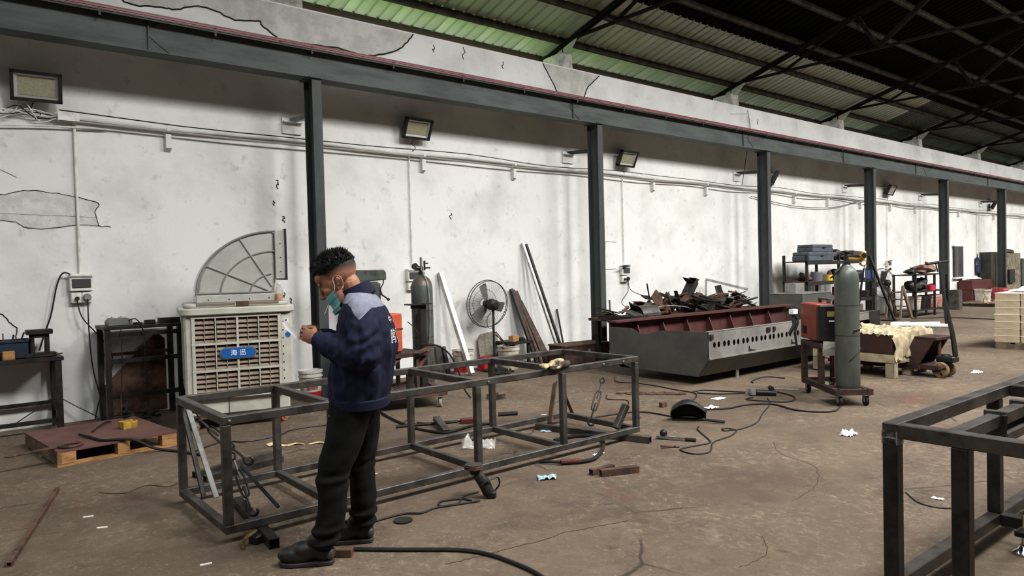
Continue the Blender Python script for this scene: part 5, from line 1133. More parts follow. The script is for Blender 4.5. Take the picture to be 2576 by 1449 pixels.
# ------------------------------------------------------------------ far end of the wall
o = MB().b2((26.95, 9.03, .92), (27.75, 9.06, 1.97)); tag(o.build('window_1', mat('dark_window', (62, 62, 62), .3, col2=(46, 46, 46), scale=2), wall), None)
MB().b2((26.9, 9.0, 1.97), (27.85, 9.1, 2.03)).b2((26.9, 8.98, .87), (27.85, 9.1, .92)).build('window_sill', m_wall, wall); MB().b2((27.15, 9.02, .92), (27.19, 9.035, 1.97)).build('window_bar', m_galv, wall)
cord('black bent pipe standing by the dark window', [(27.6, 8.8, .78), (27.95, 8.8, .78), (28.0, 8.8, .70), (27.85, 8.8, .2), (27.82, 8.8, .0)], .03, m_black, 'bent_pipe', 4)
t = thing('switch_cabinet', 'blue-black switch panel on the far wall', 'switch panel', (29.3, 9.05, 1.3))
MB().b2((-.28, -.08, -.28), (.28, 0, .28)).build('panel', mat('panel_blue', (40, 44, 70), .5, col2=(120, 120, 130), scale=9, lo=.55, hi=.6), t); MB().tube([(-.05, -.02, .28), (.0, -.02, 1.9)], .02, 6).build('drop_pipe', m_white, t); MB().tube([(.2, -.02, .28), (.3, -.02, 1.9)], .015, 6).build('drop_pipe', m_white, t)
t = thing('red_cabinet', 'dark red metal cabinet near the sixth column', 'cabinet', (27.3, 8.62, 0))
MB().b2((0, 0, .48), (2.1, .42, .80)).build('cabinet_top', m_maroon, t, bevel=.01)
for x in (.02, 1.0, 2.0): MB().b2((x, .02, 0), (x+.08, .40, .48)).build('leg', m_maroon, t)
MB().b2((.08, .36, .05), (2.0, .39, .48)).build('back_panel', m_darksteel, t)
lump('white_cloth', 'crumpled white cloth on the dark red cabinet', 'cloth', (27.9, 8.8, .80), (.4, .2, .06), m_paper, 81)
t = thing('machine_housing', 'big grimy dark machine behind the sixth column', 'machine', (29.3, 8.62, 0))
MB().b2((0, 0, 0), (1.6, .45, 1.76)).build('housing', mat('grimy_green', (58, 58, 48), .7, col2=(40, 40, 34), scale=4), t, bevel=.04)
MB().b2((1.65, .05, .1), (3.4, .45, 1.72)).build('housing', mat('grimy_cream', (120, 112, 92), .8, col2=(80, 72, 58), scale=6), t, bevel=.03); MB().b2((3.45, 0, 0), (4.6, .45, 1.5)).build('housing', m_machine, t, bevel=.03)
MB().ball((2.3, .22, 1.76), (.7, .2, .12), 12, 6).build('top_cover', m_darksteel, t)
MB().b2((1.8, -.03, .6), (2.4, .05, 1.1)).build('hatch', m_black, t)
t = thing('far_pallet', 'low dark pallet with buckets near the far wall', 'pallet', (25.9, 7.55, 0))
for k in range(5): MB().b2((0, .0+.22*k, .09), (2.9, .17+.22*k, .12)).build('slat', m_woodgrey, t)
for x in (0, 1.4, 2.8): MB().b2((x, 0, 0), (x+.1, 1.05, .09)).build('bearer', m_darksteel, t)
bucket('paint_bucket', (26.6, 8.1, .12), 'brown-stained bucket on the far pallet', .24, .42, m_dirty, None, None, False)
bucket('paint_bucket', (27.6, 7.9, .12), 'red bucket on the far pallet', .25, .42, mat('red_bucket_plastic', (166, 44, 56), .5, col2=(190, 110, 110), scale=5), None, None, False)
tag(MB().box((28.3, 7.8, .26), (.5, .35, .28)).build('brown_carton', mat('brown_box', (96, 78, 60), .8), bevel=.01), 'small brown box on the far pallet', 'box')
tag(MB().tube([(26.0+.12*math.cos(a*PI/10), 7.85+.03*math.sin(a*PI/5), .26+.14*math.sin(a*PI/10)) for a in range(20)], .02, 6, closed=True).build('rope_coil', mat('rope', (150, 130, 96), .9)), 'coil of rope leaning on the far pallet', 'rope')
# ------------------------------------------------------------------ the standing worker
MANROT = 143
def fused(mb, voxel, smooth_it=4, name='body', disp=None):
    """one continuous surface from overlapping closed volumes"""
    me = mb.mesh(name, fix=True); o = bpy.data.objects.new(name, me); COL.objects.link(o)
    r = o.modifiers.new('fuse', 'REMESH'); r.mode = 'VOXEL'; r.voxel_size = voxel
    if smooth_it:
        s = o.modifiers.new('soft', 'SMOOTH'); s.iterations = smooth_it; s.factor = .5
    dg = bpy.context.evaluated_depsgraph_get(); res = bpy.data.meshes.new_from_object(o.evaluated_get(dg))
    bpy.data.objects.remove(o); bpy.data.meshes.remove(me); res.name = name
    if disp:
        nr = [v.normal.copy() for v in res.vertices]
        for v, n in zip(res.vertices, nr): v.co = v.co + n*disp(v.co, n)
    res.shade_smooth()
    return res
def loft(mb, secs, n=28):
    """closed loft through horizontal superellipse sections (z, cx, cy, hx, hy)"""
    o = len(mb.v)
    for (z, cx, cy, hx, hy) in secs:
        for k in range(n):
            a = 2*PI*k/n; ca, sa = math.cos(a), math.sin(a); e = .85
            mb.v.append(Vector((cx+hx*math.copysign(abs(ca)**e, ca), cy+hy*math.copysign(abs(sa)**e, sa), z)))
    for i in range(len(secs)-1):
        for k in range(n): mb.f.append((o+i*n+k, o+i*n+(k+1) % n, o+(i+1)*n+(k+1) % n, o+(i+1)*n+k))
    mb.f.append(tuple(o+k for k in range(n))[::-1]); mb.f.append(tuple(o+(len(secs)-1)*n+k for k in range(n)))
def limb(mb, pts, rad, n=14, sub=6):
    P = spl(pts, sub); R_ = []
    for i in range(len(P)):
        t = i/(len(P)-1)*(len(rad)-1); k = min(int(t), len(rad)-2); R_.append(rad[k]+(rad[k+1]-rad[k])*(t-k))
    mb.tube(P, R_, n); mb.ball(P[0], R_[0]*.98, 12, 8); mb.ball(P[-1], R_[-1]*.98, 12, 8)
m_skin = mat('skin', (160, 111, 86), .55, col2=(144, 96, 74), scale=9, spec=.35)
m_navy = mat('navy_workwear', (26, 28, 52), .8, col2=(20, 22, 42), scale=7, bump=.12, bscale=18, spec=.2)
m_yoke = mat('grey_yoke', (132, 134, 147), .85, col2=(116, 118, 132), scale=8, bump=.12, bscale=18, spec=.2)
m_trouser = mat('black_trousers', (15, 14, 14), .88, col2=(10, 10, 10), scale=8, bump=.12, bscale=20, spec=.2)
m_hair = mat('black_hair', (15, 14, 14), .55, spec=.4)
m_shoe = mat('black_shoe', (24, 23, 23), .45, col2=(34, 32, 30), scale=14, bump=.1)
JS = {}
shL, elL, wrL = Vector((-.255, .185, 1.355)), Vector((-.275, .265, 1.125)), Vector((-.005, .115, 1.205))
shR, elR, wrR = Vector((-.235, -.185, 1.355)), Vector((-.30, -.275, 1.12)), Vector((.02, -.085, 1.205))
hpL, knL, anL = Vector((-.165, .095, .86)), Vector((-.075, .125, .47)), Vector((.0, .143, .10))
hpR, knR, anR = Vector((-.185, -.095, .86)), Vector((-.165, -.135, .47)), Vector((-.165, -.15, .10))
HC = Vector((-.112, 0, 1.514)); HS = 1.13; HM = Matrix.Translation(HC) @ Matrix.Rotation(math.radians(29), 4, 'Y') @ Matrix.Scale(HS, 4)
body = MB()
# head
def hb(c_, r): body.ball((0, 0, 0), r, 18, 12, HM @ Matrix.Translation(c_))
hb((-.008, 0, .048), (.100, .077, .084)); hb((.028, 0, .01), (.068, .068, .085)); hb((.048, 0, -.045), (.052, .055, .062)); hb((.058, 0, -.088), (.036, .042, .03)); hb((.08, 0, -.104), (.017, .022, .016))
for s in (-1, 1):
    hb((.062, s*.042, -.022), (.026, .024, .024)); hb((.03, s*.052, -.075), (.04, .015, .03)); hb((.082, s*.031, -.001), (.013, .017, .011))
    hb((-.010, s*.074, -.012), (.016, .008, .028)); hb((-.006, s*.078, -.040), (.008, .007, .010)); hb((.001, s*.079, -.016), (.006, .006, .008))
    EP = [(-.004, .079, .014), (.004, .078, .004)]
    rim = [(.004, s*.076, -.004), (.001, s*.080, .014), (-.010, s*.085, .022), (-.022, s*.087, .016), (-.027, s*.087, -.002), (-.022, s*.085, -.022), (-.011, s*.081, -.036)]
    body.tube([HM @ p for p in spl(rim, 4)], .0052, 7)
    hb((.108, s*.010, -.035), (.010, .008, .008))
hb((.086, 0, .026), (.018, .050, .012)); hb((.075, 0, .05), (.028, .055, .035))
body.tube([HM @ Vector(p) for p in ((.094, 0, .014), (.104, 0, -.008), (.117, 0, -.031))], [.009*HS, .011*HS, .012*HS], 10); hb((.114, 0, -.031), (.012, .012, .010))
hb((.092, 0, -.062), (.011, .021, .006)); hb((.089, 0, -.073), (.011, .019, .007)); hb((.078, 0, -.066), (.015, .028, .02))
# neck, trunk, limbs under the clothes
limb(body, [HM @ Vector((-.035, 0, -.03)), (-.185, 0, 1.44), (-.215, 0, 1.36)], [.058, .056, .07])
loft(body, [(.84, -.17, 0, .09, .13), (1.0, -.20, 0, .09, .13), (1.2, -.23, 0, .10, .15), (1.36, -.22, 0, .07, .15), (1.40, -.21, 0, .05, .08)])
for a, b_, c_ in ((shL, elL, wrL), (shR, elR, wrR)):
    limb(body, [a, b_], [.042, .038]); limb(body, [b_, c_], [.038, .030])
for a, b_, c_ in ((hpL, knL, anL), (hpR, knR, anR)):
    limb(body, [a, b_], [.07, .05]); limb(body, [b_, c_, c_+Vector((.06, 0, -.05))], [.045, .030, .022])
# hands: palm, four curled fingers, thumb
def hand(w, tip, side):
    d = (tip-w).normalized(); inn = Vector((0, -side, 0)); inn = (inn-d*inn.dot(d)).normalized(); upd = d.cross(inn)
    if upd.z < 0: upd = -upd
    M_ = Matrix(((d.x, inn.x, upd.x, 0), (d.y, inn.y, upd.y, 0), (d.z, inn.z, upd.z, 0), (0, 0, 0, 1)))
    pc = w+d*.045
    body.ball(pc, (.050, .017, .040), 16, 10, M_); body.ball(w+d*.075, (.025, .015, .038), 14, 8, M_)
    for k, (off, ln) in enumerate([(.030, .066), (.010, .074), (-.011, .068), (-.031, .054)]):
        b0 = w+d*.082+upd*off
        p1 = b0+d*ln*.42+inn*.010; p2 = p1+d*ln*.20+inn*ln*.34; p3 = p2-d*ln*.05+inn*ln*.30
        body.tube(spl([b0-d*.02, b0, p1, p2, p3], 4), .0078, 8); body.ball(p3, .0078, 8, 6)
    t0 = w+d*.03+upd*.030+inn*.008
    pts = [t0, t0+d*.030+upd*.014+inn*.016, t0+d*.058+upd*.010+inn*.026, t0+d*.080+upd*.002+inn*.032]
    body.tube(spl(pts, 4), [.013]*5+[.010]*8, 8); body.ball(pts[-1], .0092, 8, 6)
    limb(body, [w-d*.05, w+d*.02], [.028, .024])
hand(wrL, Vector((.11, .055, 1.245)), 1); hand(wrR, Vector((.125, -.03, 1.245)), -1)
bme = fused(body, .0036, 3, 'person')
man = put('person', bme, m_skin, None, (1.66, 3.69, 0), (0, 0, math.radians(MANROT)))
tag(man, 'worker in a navy jacket and black trousers reading a paper beside the frame', 'person')
# hair: fade, cap and tufts
def hp(u, v, r=1.0):   # point over the cranium; u azimuth from front, v elevation
    return Vector((-.008+.100*r*math.cos(v)*math.cos(u), .077*r*math.cos(v)*math.sin(u), .048+.084*r*math.sin(v)))
def hairline(u):   # lowest elevation of the cropped hair around the head
    a = abs(u)
    if a < .75: return .40
    if a < 1.25: return .40-.62*(a-.75)/.5
    if a < 1.9: return -.22+.02*(a-1.25)
    return -.207-.30*min(1, (a-1.9)/.7)
fade = MB(); NI, NJ = 64, 12; fcol = []
def fadef(i, j):
    u = -PI+2*PI*i; lo = hairline(u)-.06; v = lo+(.40-lo)*j; return HM @ hp(u, v, .975+.075*min(1, j*1.6))
fade.grid(fadef, NI, NJ); fme = fade.mesh('hair_fade', fix=False, smooth=True, ang=180)
ca = fme.color_attributes.new('Hair', 'FLOAT_COLOR', 'POINT'); c0_, c1_ = lin((156, 108, 84)), lin((18, 16, 15))
for k, v_ in enumerate(fme.vertices):
    j = (k % (NJ+1))/NJ; q = min(1, max(0, (j-.12)/.42))**.75; ca.data[k].color = (*[a*(1-q)+b*q for a, b in zip(c0_, c1_)], 1)
m_fade = bpy.data.materials.new('faded_hair'); m_fade.use_nodes = True; nb = m_fade.node_tree.nodes
at = nb.new('ShaderNodeAttribute'); at.attribute_name = 'Hair'; m_fade.node_tree.links.new(at.outputs['Color'], nb['Principled BSDF'].inputs['Base Color']); nb['Principled BSDF'].inputs['Roughness'].default_value = .75
put('hair_fade', fme, m_fade, man)
cap = MB()
def capf(i, j):
    u = -PI+2*PI*i; lo = .16 if abs(u) > 1.0 else .42; v = lo+(PI/2-lo)*j; r = 1.03+.15*min(1, j*2.2)
    if abs(u) < 1.0: r += .09*(1-j)
    return HM @ (hp(u, v, r)+Vector((.006, 0, .004)))
cap.grid(capf, 40, 12); cap.build('hair', m_hair, man, smooth=True, fix=False)
tf = MB(); rh = random.Random(2)
for k in range(2600):
    u = rh.uniform(-PI, PI); v = .14+abs(rh.gauss(0, .8)); 
    if v > PI/2: continue
    if abs(u) < .9 and v < .42: v = .42+rh.random()*.3
    p = HM @ (hp(u, v, 1.06+.10*min(1, v))); n_ = (p-(HM @ Vector((-.02, 0, .03)))).normalized()
    d = (n_+Vector((.30, 0, .10))+Vector((rh.gauss(0, .28), rh.gauss(0, .28), rh.gauss(0, .28)))).normalized()
    L_ = rh.uniform(.014, .034)*(1 if v > .6 else .35+.5*max(0, v)); w = d.orthogonal().normalized()*.0028; w2 = d.cross(w)
    tf.add([p+w, p-w*.5+w2, p-w*.5-w2, p+d*L_], [(0, 1, 3), (1, 2, 3), (2, 0, 3)])
tag(tf.build('hair_tufts', m_hair, man, fix=False), kind='stuff')
for s in (-1, 1):
    MB().tube([HM @ Vector(p) for p in ((.094, s*.014, .026), (.090, s*.034, .032), (.074, s*.054, .027))], [.003, .0042, .002], 6).build('eyebrow', m_hair, man)
    MB().tube([HM @ Vector(p) for p in ((.0935, s*.018, -.006), (.0945, s*.031, -.009), (.086, s*.047, -.006))], [.0014, .0022, .0012], 5).build('eyelash', m_hair, man)
MB().tube([HM @ Vector((.1025-.55*abs(y)**1.2*.9, y, -.0675)) for y in (-.02, -.01, 0, .01, .02)], .0016, 5).build('mouth_line', mat('lip_line', (96, 48, 42), .6), man)
# trousers
tr = MB()
loft(tr, [(.78, -.17, 0, .125, .17), (.86, -.18, 0, .13, .175), (.95, -.19, 0, .13, .17)])
limb(tr, [hpL+Vector((0, -.005, -.02)), (hpL+knL)/2+Vector((-.008, 0, 0)), knL+Vector((.004, 0, .02))], [.118, .105, .084])
limb(tr, [knL, (knL+anL)/2+Vector((-.018, 0, 0)), anL+Vector((-.012, 0, .03))], [.084, .078, .068])
limb(tr, [hpR+Vector((0, .005, -.02)), (hpR+knR)/2+Vector((-.008, 0, 0)), knR], [.118, .103, .084])
limb(tr, [knR, (knR+anR)/2+Vector((-.018, 0, 0)), anR+Vector((-.010, 0, .04))], [.083, .076, .066])
def tdisp(p, n):
    d = .010*noise.noise(Vector((p.x*8, p.y*8, p.z*5+p.x*5)))+.006*noise.noise(Vector((p.x*16+p.z*9, p.y*14, p.z*15)))
    for kz, a in ((.47, .004), (.17, .007), (.13, .008)): d += a*math.exp(-((p.z-kz)/.045)**2)*math.sin(p.z*95+p.y*14+p.x*9)
    if abs(p.z-.44) < .1: d += .012*math.exp(-((p.z-.44)/.04)**2)*max(0, n.x)
    return d
trm = fused(tr, .008, 3, 'trousers', tdisp); put('trousers', trm, m_trouser, man)
MB().b2((-.07, .168, .80), (-.064, .172, .806)).build('pocket_stud', m_chrome, man)
# jacket
jk = MB()
loft(jk, [(.835, -.205, 0, .150, .20), (.86, -.205, 0, .158, .208), (.93, -.208, 0, .168, .215), (1.03, -.222, 0, .168, .220), (1.14, -.243, 0, .168, .228), (1.24, -.250, 0, .152, .232), (1.31, -.246, 0, .135, .228), (1.375, -.240, 0, .108, .195), (1.42, -.228, 0, .085, .13), (1.45, -.215, 0, .07, .085)], 36)
limb(jk, [shL+Vector((0, -.02, -.01)), (shL+elL)/2+Vector((-.01, .015, 0)), elL], [.088, .084, .076]); limb(jk, [elL, (elL+wrL)/2+Vector((0, 0, -.012)), wrL+(elL-wrL)*.12], [.078, .074, .052])
limb(jk, [shR+Vector((0, .02, -.01)), (shR+elR)/2+Vector((-.01, -.015, 0)), elR], [.088, .084, .076]); limb(jk, [elR, (elR+wrR)/2+Vector((0, 0, -.012)), wrR+(elR-wrR)*.12], [.078, .072, .052])
def jdisp(p, n):
    d = .008*noise.noise(Vector((p.x*6, p.y*6, p.z*4)))+.008*noise.noise(Vector((p.x*15+p.z*8, p.y*15, p.z*9)))+.004*noise.noise(Vector((p.x*32, p.y*30, p.z*20)))
    if p.z < 1.32:                                      # vertical drape folds on the trunk
        d += .007*math.sin(math.atan2(p.y, p.x+.22)*11+p.z*4+2*noise.noise(p*5))*min(1, (1.34-p.z)*5)
    if p.y > .17 or p.x > -.08:                         # sleeve wrinkles around the elbow and forearm
        q = (p-elL) if p.y > 0 else (p-elR)
        d += .006*math.exp(-(q.length/.16)**2)*math.sin((q.x*.8+q.z)*75+noise.noise(p*9)*5)
        d += .003*math.sin(p.x*70+p.z*30+noise.noise(p*8)*6)
    return d
jm = fused(jk, .0075, 2, 'jacket', jdisp)
def ylim(p):
    w_ = min(1, max(0, (abs(p.y)-.10)/.05)); f_ = min(1, max(0, (p.x+.23)/.05))
    return 1.372-.06*w_*max(0, 1-abs(p.x+.262)/.055)+.022*f_
bm = bmesh.new(); bm.from_mesh(jm); yk = [f for f in bm.faces if f.calc_center_median().z > ylim(f.calc_center_median())]; ys = set(yk)
for v_ in bm.verts:
    k_ = sum(f in ys for f in v_.link_faces)
    if 0 < k_ < len(v_.link_faces): v_.co.z = ylim(v_.co)
ym = bm.copy(); idx = {f.index for f in yk}
bmesh.ops.delete(bm, geom=yk, context='FACES'); bm.to_mesh(jm); bm.free()
ym.faces.ensure_lookup_table(); bmesh.ops.delete(ym, geom=[f for f in ym.faces if f.index not in idx], context='FACES')
yme = bpy.data.meshes.new('shoulder_yoke'); ym.to_mesh(yme); ym.free(); yme.shade_smooth()
jo = put('jacket', jm, m_navy, man); put('shoulder_yoke', yme, m_yoke, jo)
# collar, cuffs, hem band
cl = MB(); TC = Matrix.Translation((-.198, 0, 1.445)) @ Matrix.Rotation(math.radians(24), 4, 'Y')
for k in range(33):
    a = 2*PI*k/32; r = .088+.006*math.cos(a*2)
    for rr_, zz in ((1.0, -.045), (.90, .03), (1.0, .036), (1.14, -.035)): cl.v.append(TC @ Vector((r*rr_*math.cos(a)*1.02, r*rr_*math.sin(a)*.95, zz)))
for k in range(32):
    for j in range(3): cl.f.append((k*4+j, (k+1)*4+j, (k+1)*4+j+1, k*4+j+1))
cl.build('collar', m_navy, jo, smooth=True, ang=60)
for w, e, s in ((wrL, elL, 1), (wrR, elR, -1)):
    dd = (w-e).normalized(); MB().tube([w-dd*.062, w-dd*.055, w-dd*.01, w+dd*.004, w+dd*.002, w-dd*.01], [.040, .050, .046, .043, .034, .032], 18).build('cuff', m_navy, jo, smooth=True)
hbm = MB(); loft(hbm, [(.822, -.205, 0, .150, .20), (.826, -.205, 0, .158, .208), (.872, -.206, 0, .164, .213), (.878, -.206, 0, .158, .207)], 36)
def hdisp(v): return v
hbm.build('hem_band', m_navy, jo, smooth=True)
# lettering on the back: project flat glyphs on the jacket
bvh = BVHTree.FromPolygons([v.co.copy() for v in jm.vertices], [tuple(p.vertices) for p in jm.polygons])
def back_text(ch, y, z, size):
    me = text_mesh(ch, size, 0.); bmx = bmesh.new(); bmx.from_mesh(me); bmesh.ops.triangulate(bmx, faces=bmx.faces)
    for v in bmx.verts:
        hit = bvh.ray_cast(Vector((-1, y-v.co.x, z+v.co.y)), Vector((1, 0, 0)))
        v.co = (hit[0]+Vector((-.004, 0, 0))) if hit[0] else Vector((-.42, y-v.co.x, z+v.co.y))
    bmx.to_mesh(me); bmx.free(); put('back_lettering', me, mat('white_print', (214, 216, 220), .8), jo)
back_text('鹏', .06, 1.20, .085); back_text('翔', -.035, 1.20, .085); back_text('中', .05, 1.295, .045); back_text('铝', -.02, 1.295, .045)
# shoes
def shoe(an, yaw):
    T_ = Matrix.Translation((an.x-.005, an.y, 0)) @ Matrix.Rotation(yaw, 4, 'Z')
    e = MB(); 
    def sb(c_, r): e.ball((0, 0, 0), r, 16, 10, T_ @ Matrix.Translation(c_))
    sb((.165, 0, .058), (.075, .05, .046)); sb((.09, 0, .075), (.09, .048, .056)); sb((.0, 0, .08), (.06, .045, .068)); sb((-.008, 0, .13), (.062, .052, .055)); sb((.035, 0, .12), (.05, .04, .05)); sb((.13, 0, .05), (.10, .049, .042))
    up = put('shoe', fused(e, .006, 3, 'shoe', lambda p, n: .002*noise.noise(p*40)), m_shoe, man)
    outl = [(-.06, -.025), (-.045, -.038), (.02, -.043), (.10, -.048), (.17, -.053), (.225, -.035), (.245, 0), (.225, .035), (.17, .053), (.10, .048), (.02, .043), (-.045, .038), (-.06, .025)]
    s_ = MB(); s_.prism(outl, 'z', 0, .026); s_.v = [T_ @ Vector((p.x*.97, p.y*.92, p.z)) for p in s_.v]; s_.build('sole', mat('dark_sole', (44, 41, 38), .7), up, bevel=.006)
    h_ = MB(); h_.ball((0, 0, 0), (.028, .043, .035), 12, 8, T_ @ Matrix.Translation((-.038, 0, .058))); h_.build('heel_counter', mat('grey_heel', (58, 57, 55), .4), up, smooth=True)
    for k in range(4):
        l_ = MB(); l_.tube([T_ @ Vector((.045+.02*k, -.03, .105-.012*k)), T_ @ Vector((.047+.02*k, 0, .118-.013*k)), T_ @ Vector((.045+.02*k, .03, .105-.012*k))], .003, 5); l_.build('lace', m_black, up)
    l_ = MB(); l_.tube(spl([T_ @ Vector(p) for p in ((.04, .0, .13), (.055, .03, .145), (.06, .015, .13), (.045, -.01, .13), (.06, -.03, .14), (.065, -.015, .125))], 4), .003, 5); l_.build('lace', m_black, up)
shoe(anL, .02); shoe(anR, .02)
# mask pulled under the chin, with ear loops
mk = MB()
def mkf(u, v):
    a = (u-.5)*2.9; z = -.122+.085*v; r = .068+.012*v
    return HM @ Vector((.028+r*math.cos(a)*.95+(.012 if v < .3 else 0), r*1.02*math.sin(a), z-.012*math.cos(a)+.006*math.sin(v*14)))
mk.grid(mkf, 26, 8); mko = mk.build('face_mask', mat('teal_mask', (112, 176, 180), .85, col2=(140, 196, 198), scale=14, bump=.1), man, smooth=True, fix=False)
for s in (-1, 1):
    MB().tube(spl([HM @ Vector(p) for p in ((.045, s*.072, -.045), (.022, s*.078, -.02), (.012, s*.082, .012), (.004, s*.083, .022))], 4), .0022, 5).build('ear_loop', m_paper, mko)
    MB().tube(spl([HM @ Vector(p) for p in ((.022, s*.076, -.06), (-.002, s*.083, -.045), (-.018, s*.085, -.035))], 4), .0022, 5).build('ear_loop', m_paper, mko)
# things he holds (world coordinates through the person's frame)
bpy.context.view_layer.update(); MW = Matrix.Translation((1.66, 3.69, 0)) @ Matrix.Rotation(math.radians(MANROT), 4, 'Z')
pp = MB()
def pf(u, v):
    p = Vector((.118+.065*v+.02*math.sin(v*2.4), -.05+.115*u+.012*math.sin(u*5), 1.205+.10*v-.012*math.sin(u*PI)))
    return MW @ p
pp.grid(pf, 10, 8); tag(pp.build('paper_note', m_paper, smooth=True, fix=False), 'small creased paper held in the worker\'s hands', 'paper')
cg = MB().tube([MW @ (HM @ Vector((.098, .004, -.068))), MW @ (HM @ Vector((.145, .006, -.105)))], .0042, 8).build('cigarette', m_paper); tag(cg, 'thin cigarette hanging from the worker\'s mouth', 'cigarette')
# ------------------------------------------------------------------ small things on the floor
FZ = .009
def fl(pts, z=FZ): return [(x, y, z) for x, y in pts]
cord('black air hose curving across the bottom foreground', fl([(1.78, 3.62), (1.96, 3.44), (2.2, 3.21), (2.29, 3.04), (2.32, 2.84), (2.32, 2.68), (2.28, 2.45)], .012), .011, m_rubber)
tag(MB().box((1.70, 3.60, .022), (.12, .05, .044), (0, 0, -.72)).build('steel_offcut', m_rust, bevel=.003), 'rusty steel block at the heel of the worker\'s near shoe', 'offcut')
cord('thin cord trailing from the shoe to the angle grinder', fl([(2.05, 3.94), (2.28, 3.94), (2.38, 3.87), (2.51, 3.89), (2.64, 3.85), (2.80, 3.80)]), .006)
cord('loop of cord beside the angle grinder', fl([(2.91, 3.96), (2.79, 3.96), (2.66, 3.86), (2.55, 3.89), (2.58, 3.96), (2.66, 3.96), (2.74, 3.91), (2.76, 3.84)]), .006)
t = thing('angle_grinder', 'dark angle grinder standing head-up in front of the long frame', 'angle grinder', (2.86, 3.86, 0), -.7)
MB().tube([(.05, 0, .03), (.02, 0, .10), (-.03, 0, .17)], [.04, .042, .034], 14).build('motor_body', m_darksteel, t, smooth=True)
MB().lathe([(.03, .165), (.035, .19), (.035, .205)], (-.045, 0, 0), 14).build('gear_head', m_darksteel, t, smooth=True)
MB().lathe([(.05, .20), (.066, .205), (.066, .225), (.05, .228)], (-.05, 0, 0), 22).build('guard', m_rust, t, smooth=True); MB().lathe([(.058, .229), (.058, .233)], (-.05, 0, 0), 22).build('disc', m_steel, t)
MB().tube(spl([(.07, .03, .02), (.12, .03, .08), (.11, .0, .14), (.05, -.04, .13), (.0, -.05, .10)], 5), .006, 6).build('cord_loop', m_black, t)
MB().b2((.03, -.03, .0), (.10, .03, .05)).build('end_cap', m_black, t, bevel=.01)
tag(MB().lathe([(.012, 0), (.058, 0), (.058, .008), (.012, .008)], (2.23, 3.84, .002), 24).build('grinding_disc', m_darksteel), 'loose round grinding disc on the floor right of the worker\'s shoe', 'disc')
# welding torch and hose
t = thing('welding_torch', 'welding torch with maroon grip lying in front of the long frame', 'welding torch', (0, 0, 0))
MB().tube(spl(fl([(3.94, 3.98), (4.07, 3.97), (4.29, 4.09), (4.48, 4.25), (4.60, 4.40), (4.62, 4.52), (4.5, 4.63), (4.26, 4.64)], .02), 6), .016, 8).build('torch_hose', m_rubber, t, smooth=True)
MB().tube([(3.80, 4.07, .024), (3.94, 3.98, .024)], .021, 10).build('grip', m_maroon, t, smooth=True)
MB().tube([(3.80, 4.07, .024), (3.76, 4.13, .022), (3.71, 4.22, .018)], [.014, .012, .015], 8).build('swan_neck', m_darksteel, t, smooth=True)
CB = [('black cable from the trough foot past the frame end', [(7.4, 6.77), (7.11, 6.47), (7.2, 6.22), (7.2, 5.88), (7.13, 5.51), (7.1, 5.22), (6.9, 5.04), (6.59, 4.9), (6.38, 4.82)], .007),
      ('cable between the frame end and the black scoop', [(5.2, 5.1), (5.77, 4.96), (5.82, 4.5)], .008),
      ('black cable from the scoop to the right trolley', [(6.2, 4.5), (6.33, 4.52), (6.55, 4.38), (6.81, 4.36), (7.0, 4.28), (7.08, 4.14), (6.96, 3.85), (7.01, 3.65), (7.17, 3.53), (7.45, 3.60)], .009),
      ('thin cable snaking in loops right of the scoop', [(7.38, 4.41), (7.08, 4.2), (6.58, 3.99), (6.16, 3.8), (5.8, 3.76), (5.76, 3.86), (5.7, 3.88), (5.66, 3.82), (5.75, 3.76), (5.53, 3.67), (5.22, 3.64), (4.94, 3.48), (4.79, 3.52), (4.8, 3.67), (4.9, 3.7), (5.16, 3.65), (5.27, 3.72), (5.52, 4.02), (5.65, 4.1)], .006),
      ('upper cable strand left of the second grinder', [(7.13, 5.26), (7.33, 5.24), (7.45, 4.99), (7.57, 4.74)], .008), ('lower cable strand left of the second grinder', [(7.12, 5.19), (7.2, 4.98), (7.38, 4.83), (7.55, 4.72)], .008),
      ('cable loop in front of the second grinder', [(7.8, 4.53), (7.72, 4.33), (7.56, 4.17), (7.34, 4.12), (7.21, 4.26), (7.14, 4.49), (7.18, 4.55), (7.29, 4.54)], .008),
      ('short black cable loop by the trough leg', [(8.2, 5.1), (8.35, 5.2), (8.75, 5.25), (8.8, 5.0)], .008),
      ('cord running behind the long frame towards the pallet', [(1.77, 6.66), (2.07, 6.86), (2.24, 6.7), (2.55, 6.72), (2.75, 6.87), (3.02, 6.85), (3.3, 6.7)], .007),
      ('black welding cable behind the frame', [(3.83, 7.08), (3.72, 6.59), (3.66, 6.13), (3.67, 5.88), (3.73, 5.65), (3.84, 5.62), (4.12, 5.68), (4.33, 5.62)], .013),
      ('thin cable ends behind the frame', [(3.53, 6.14), (3.76, 6.38), (3.96, 6.51)], .006), ('short black cable beside the locking block', [(3.81, 6.22), (3.89, 6.08), (4.05, 6.02), (4.2, 5.95)], .01),
      ('thin wire on the floor behind the right frame', [(4.97, 1.97), (4.82, 1.84), (4.79, 1.73), (4.85, 1.64), (4.91, 1.6)], .004), ('thin wire lying left of the long frame', [(.9, 5.9), (1.05, 5.75), (1.2, 5.85), (1.32, 5.7), (1.4, 5.75)], .002),
      ('cord hanging at the far right corner of the frame', [(6.3, 5.9), (6.1, 5.7), (6.2, 5.5), (6.0, 5.3), (5.8, 5.2)], .006)]
for lb, p, r in CB: cord(lb, fl(p, r+.001), r, m_rubber if r > .0075 else None)
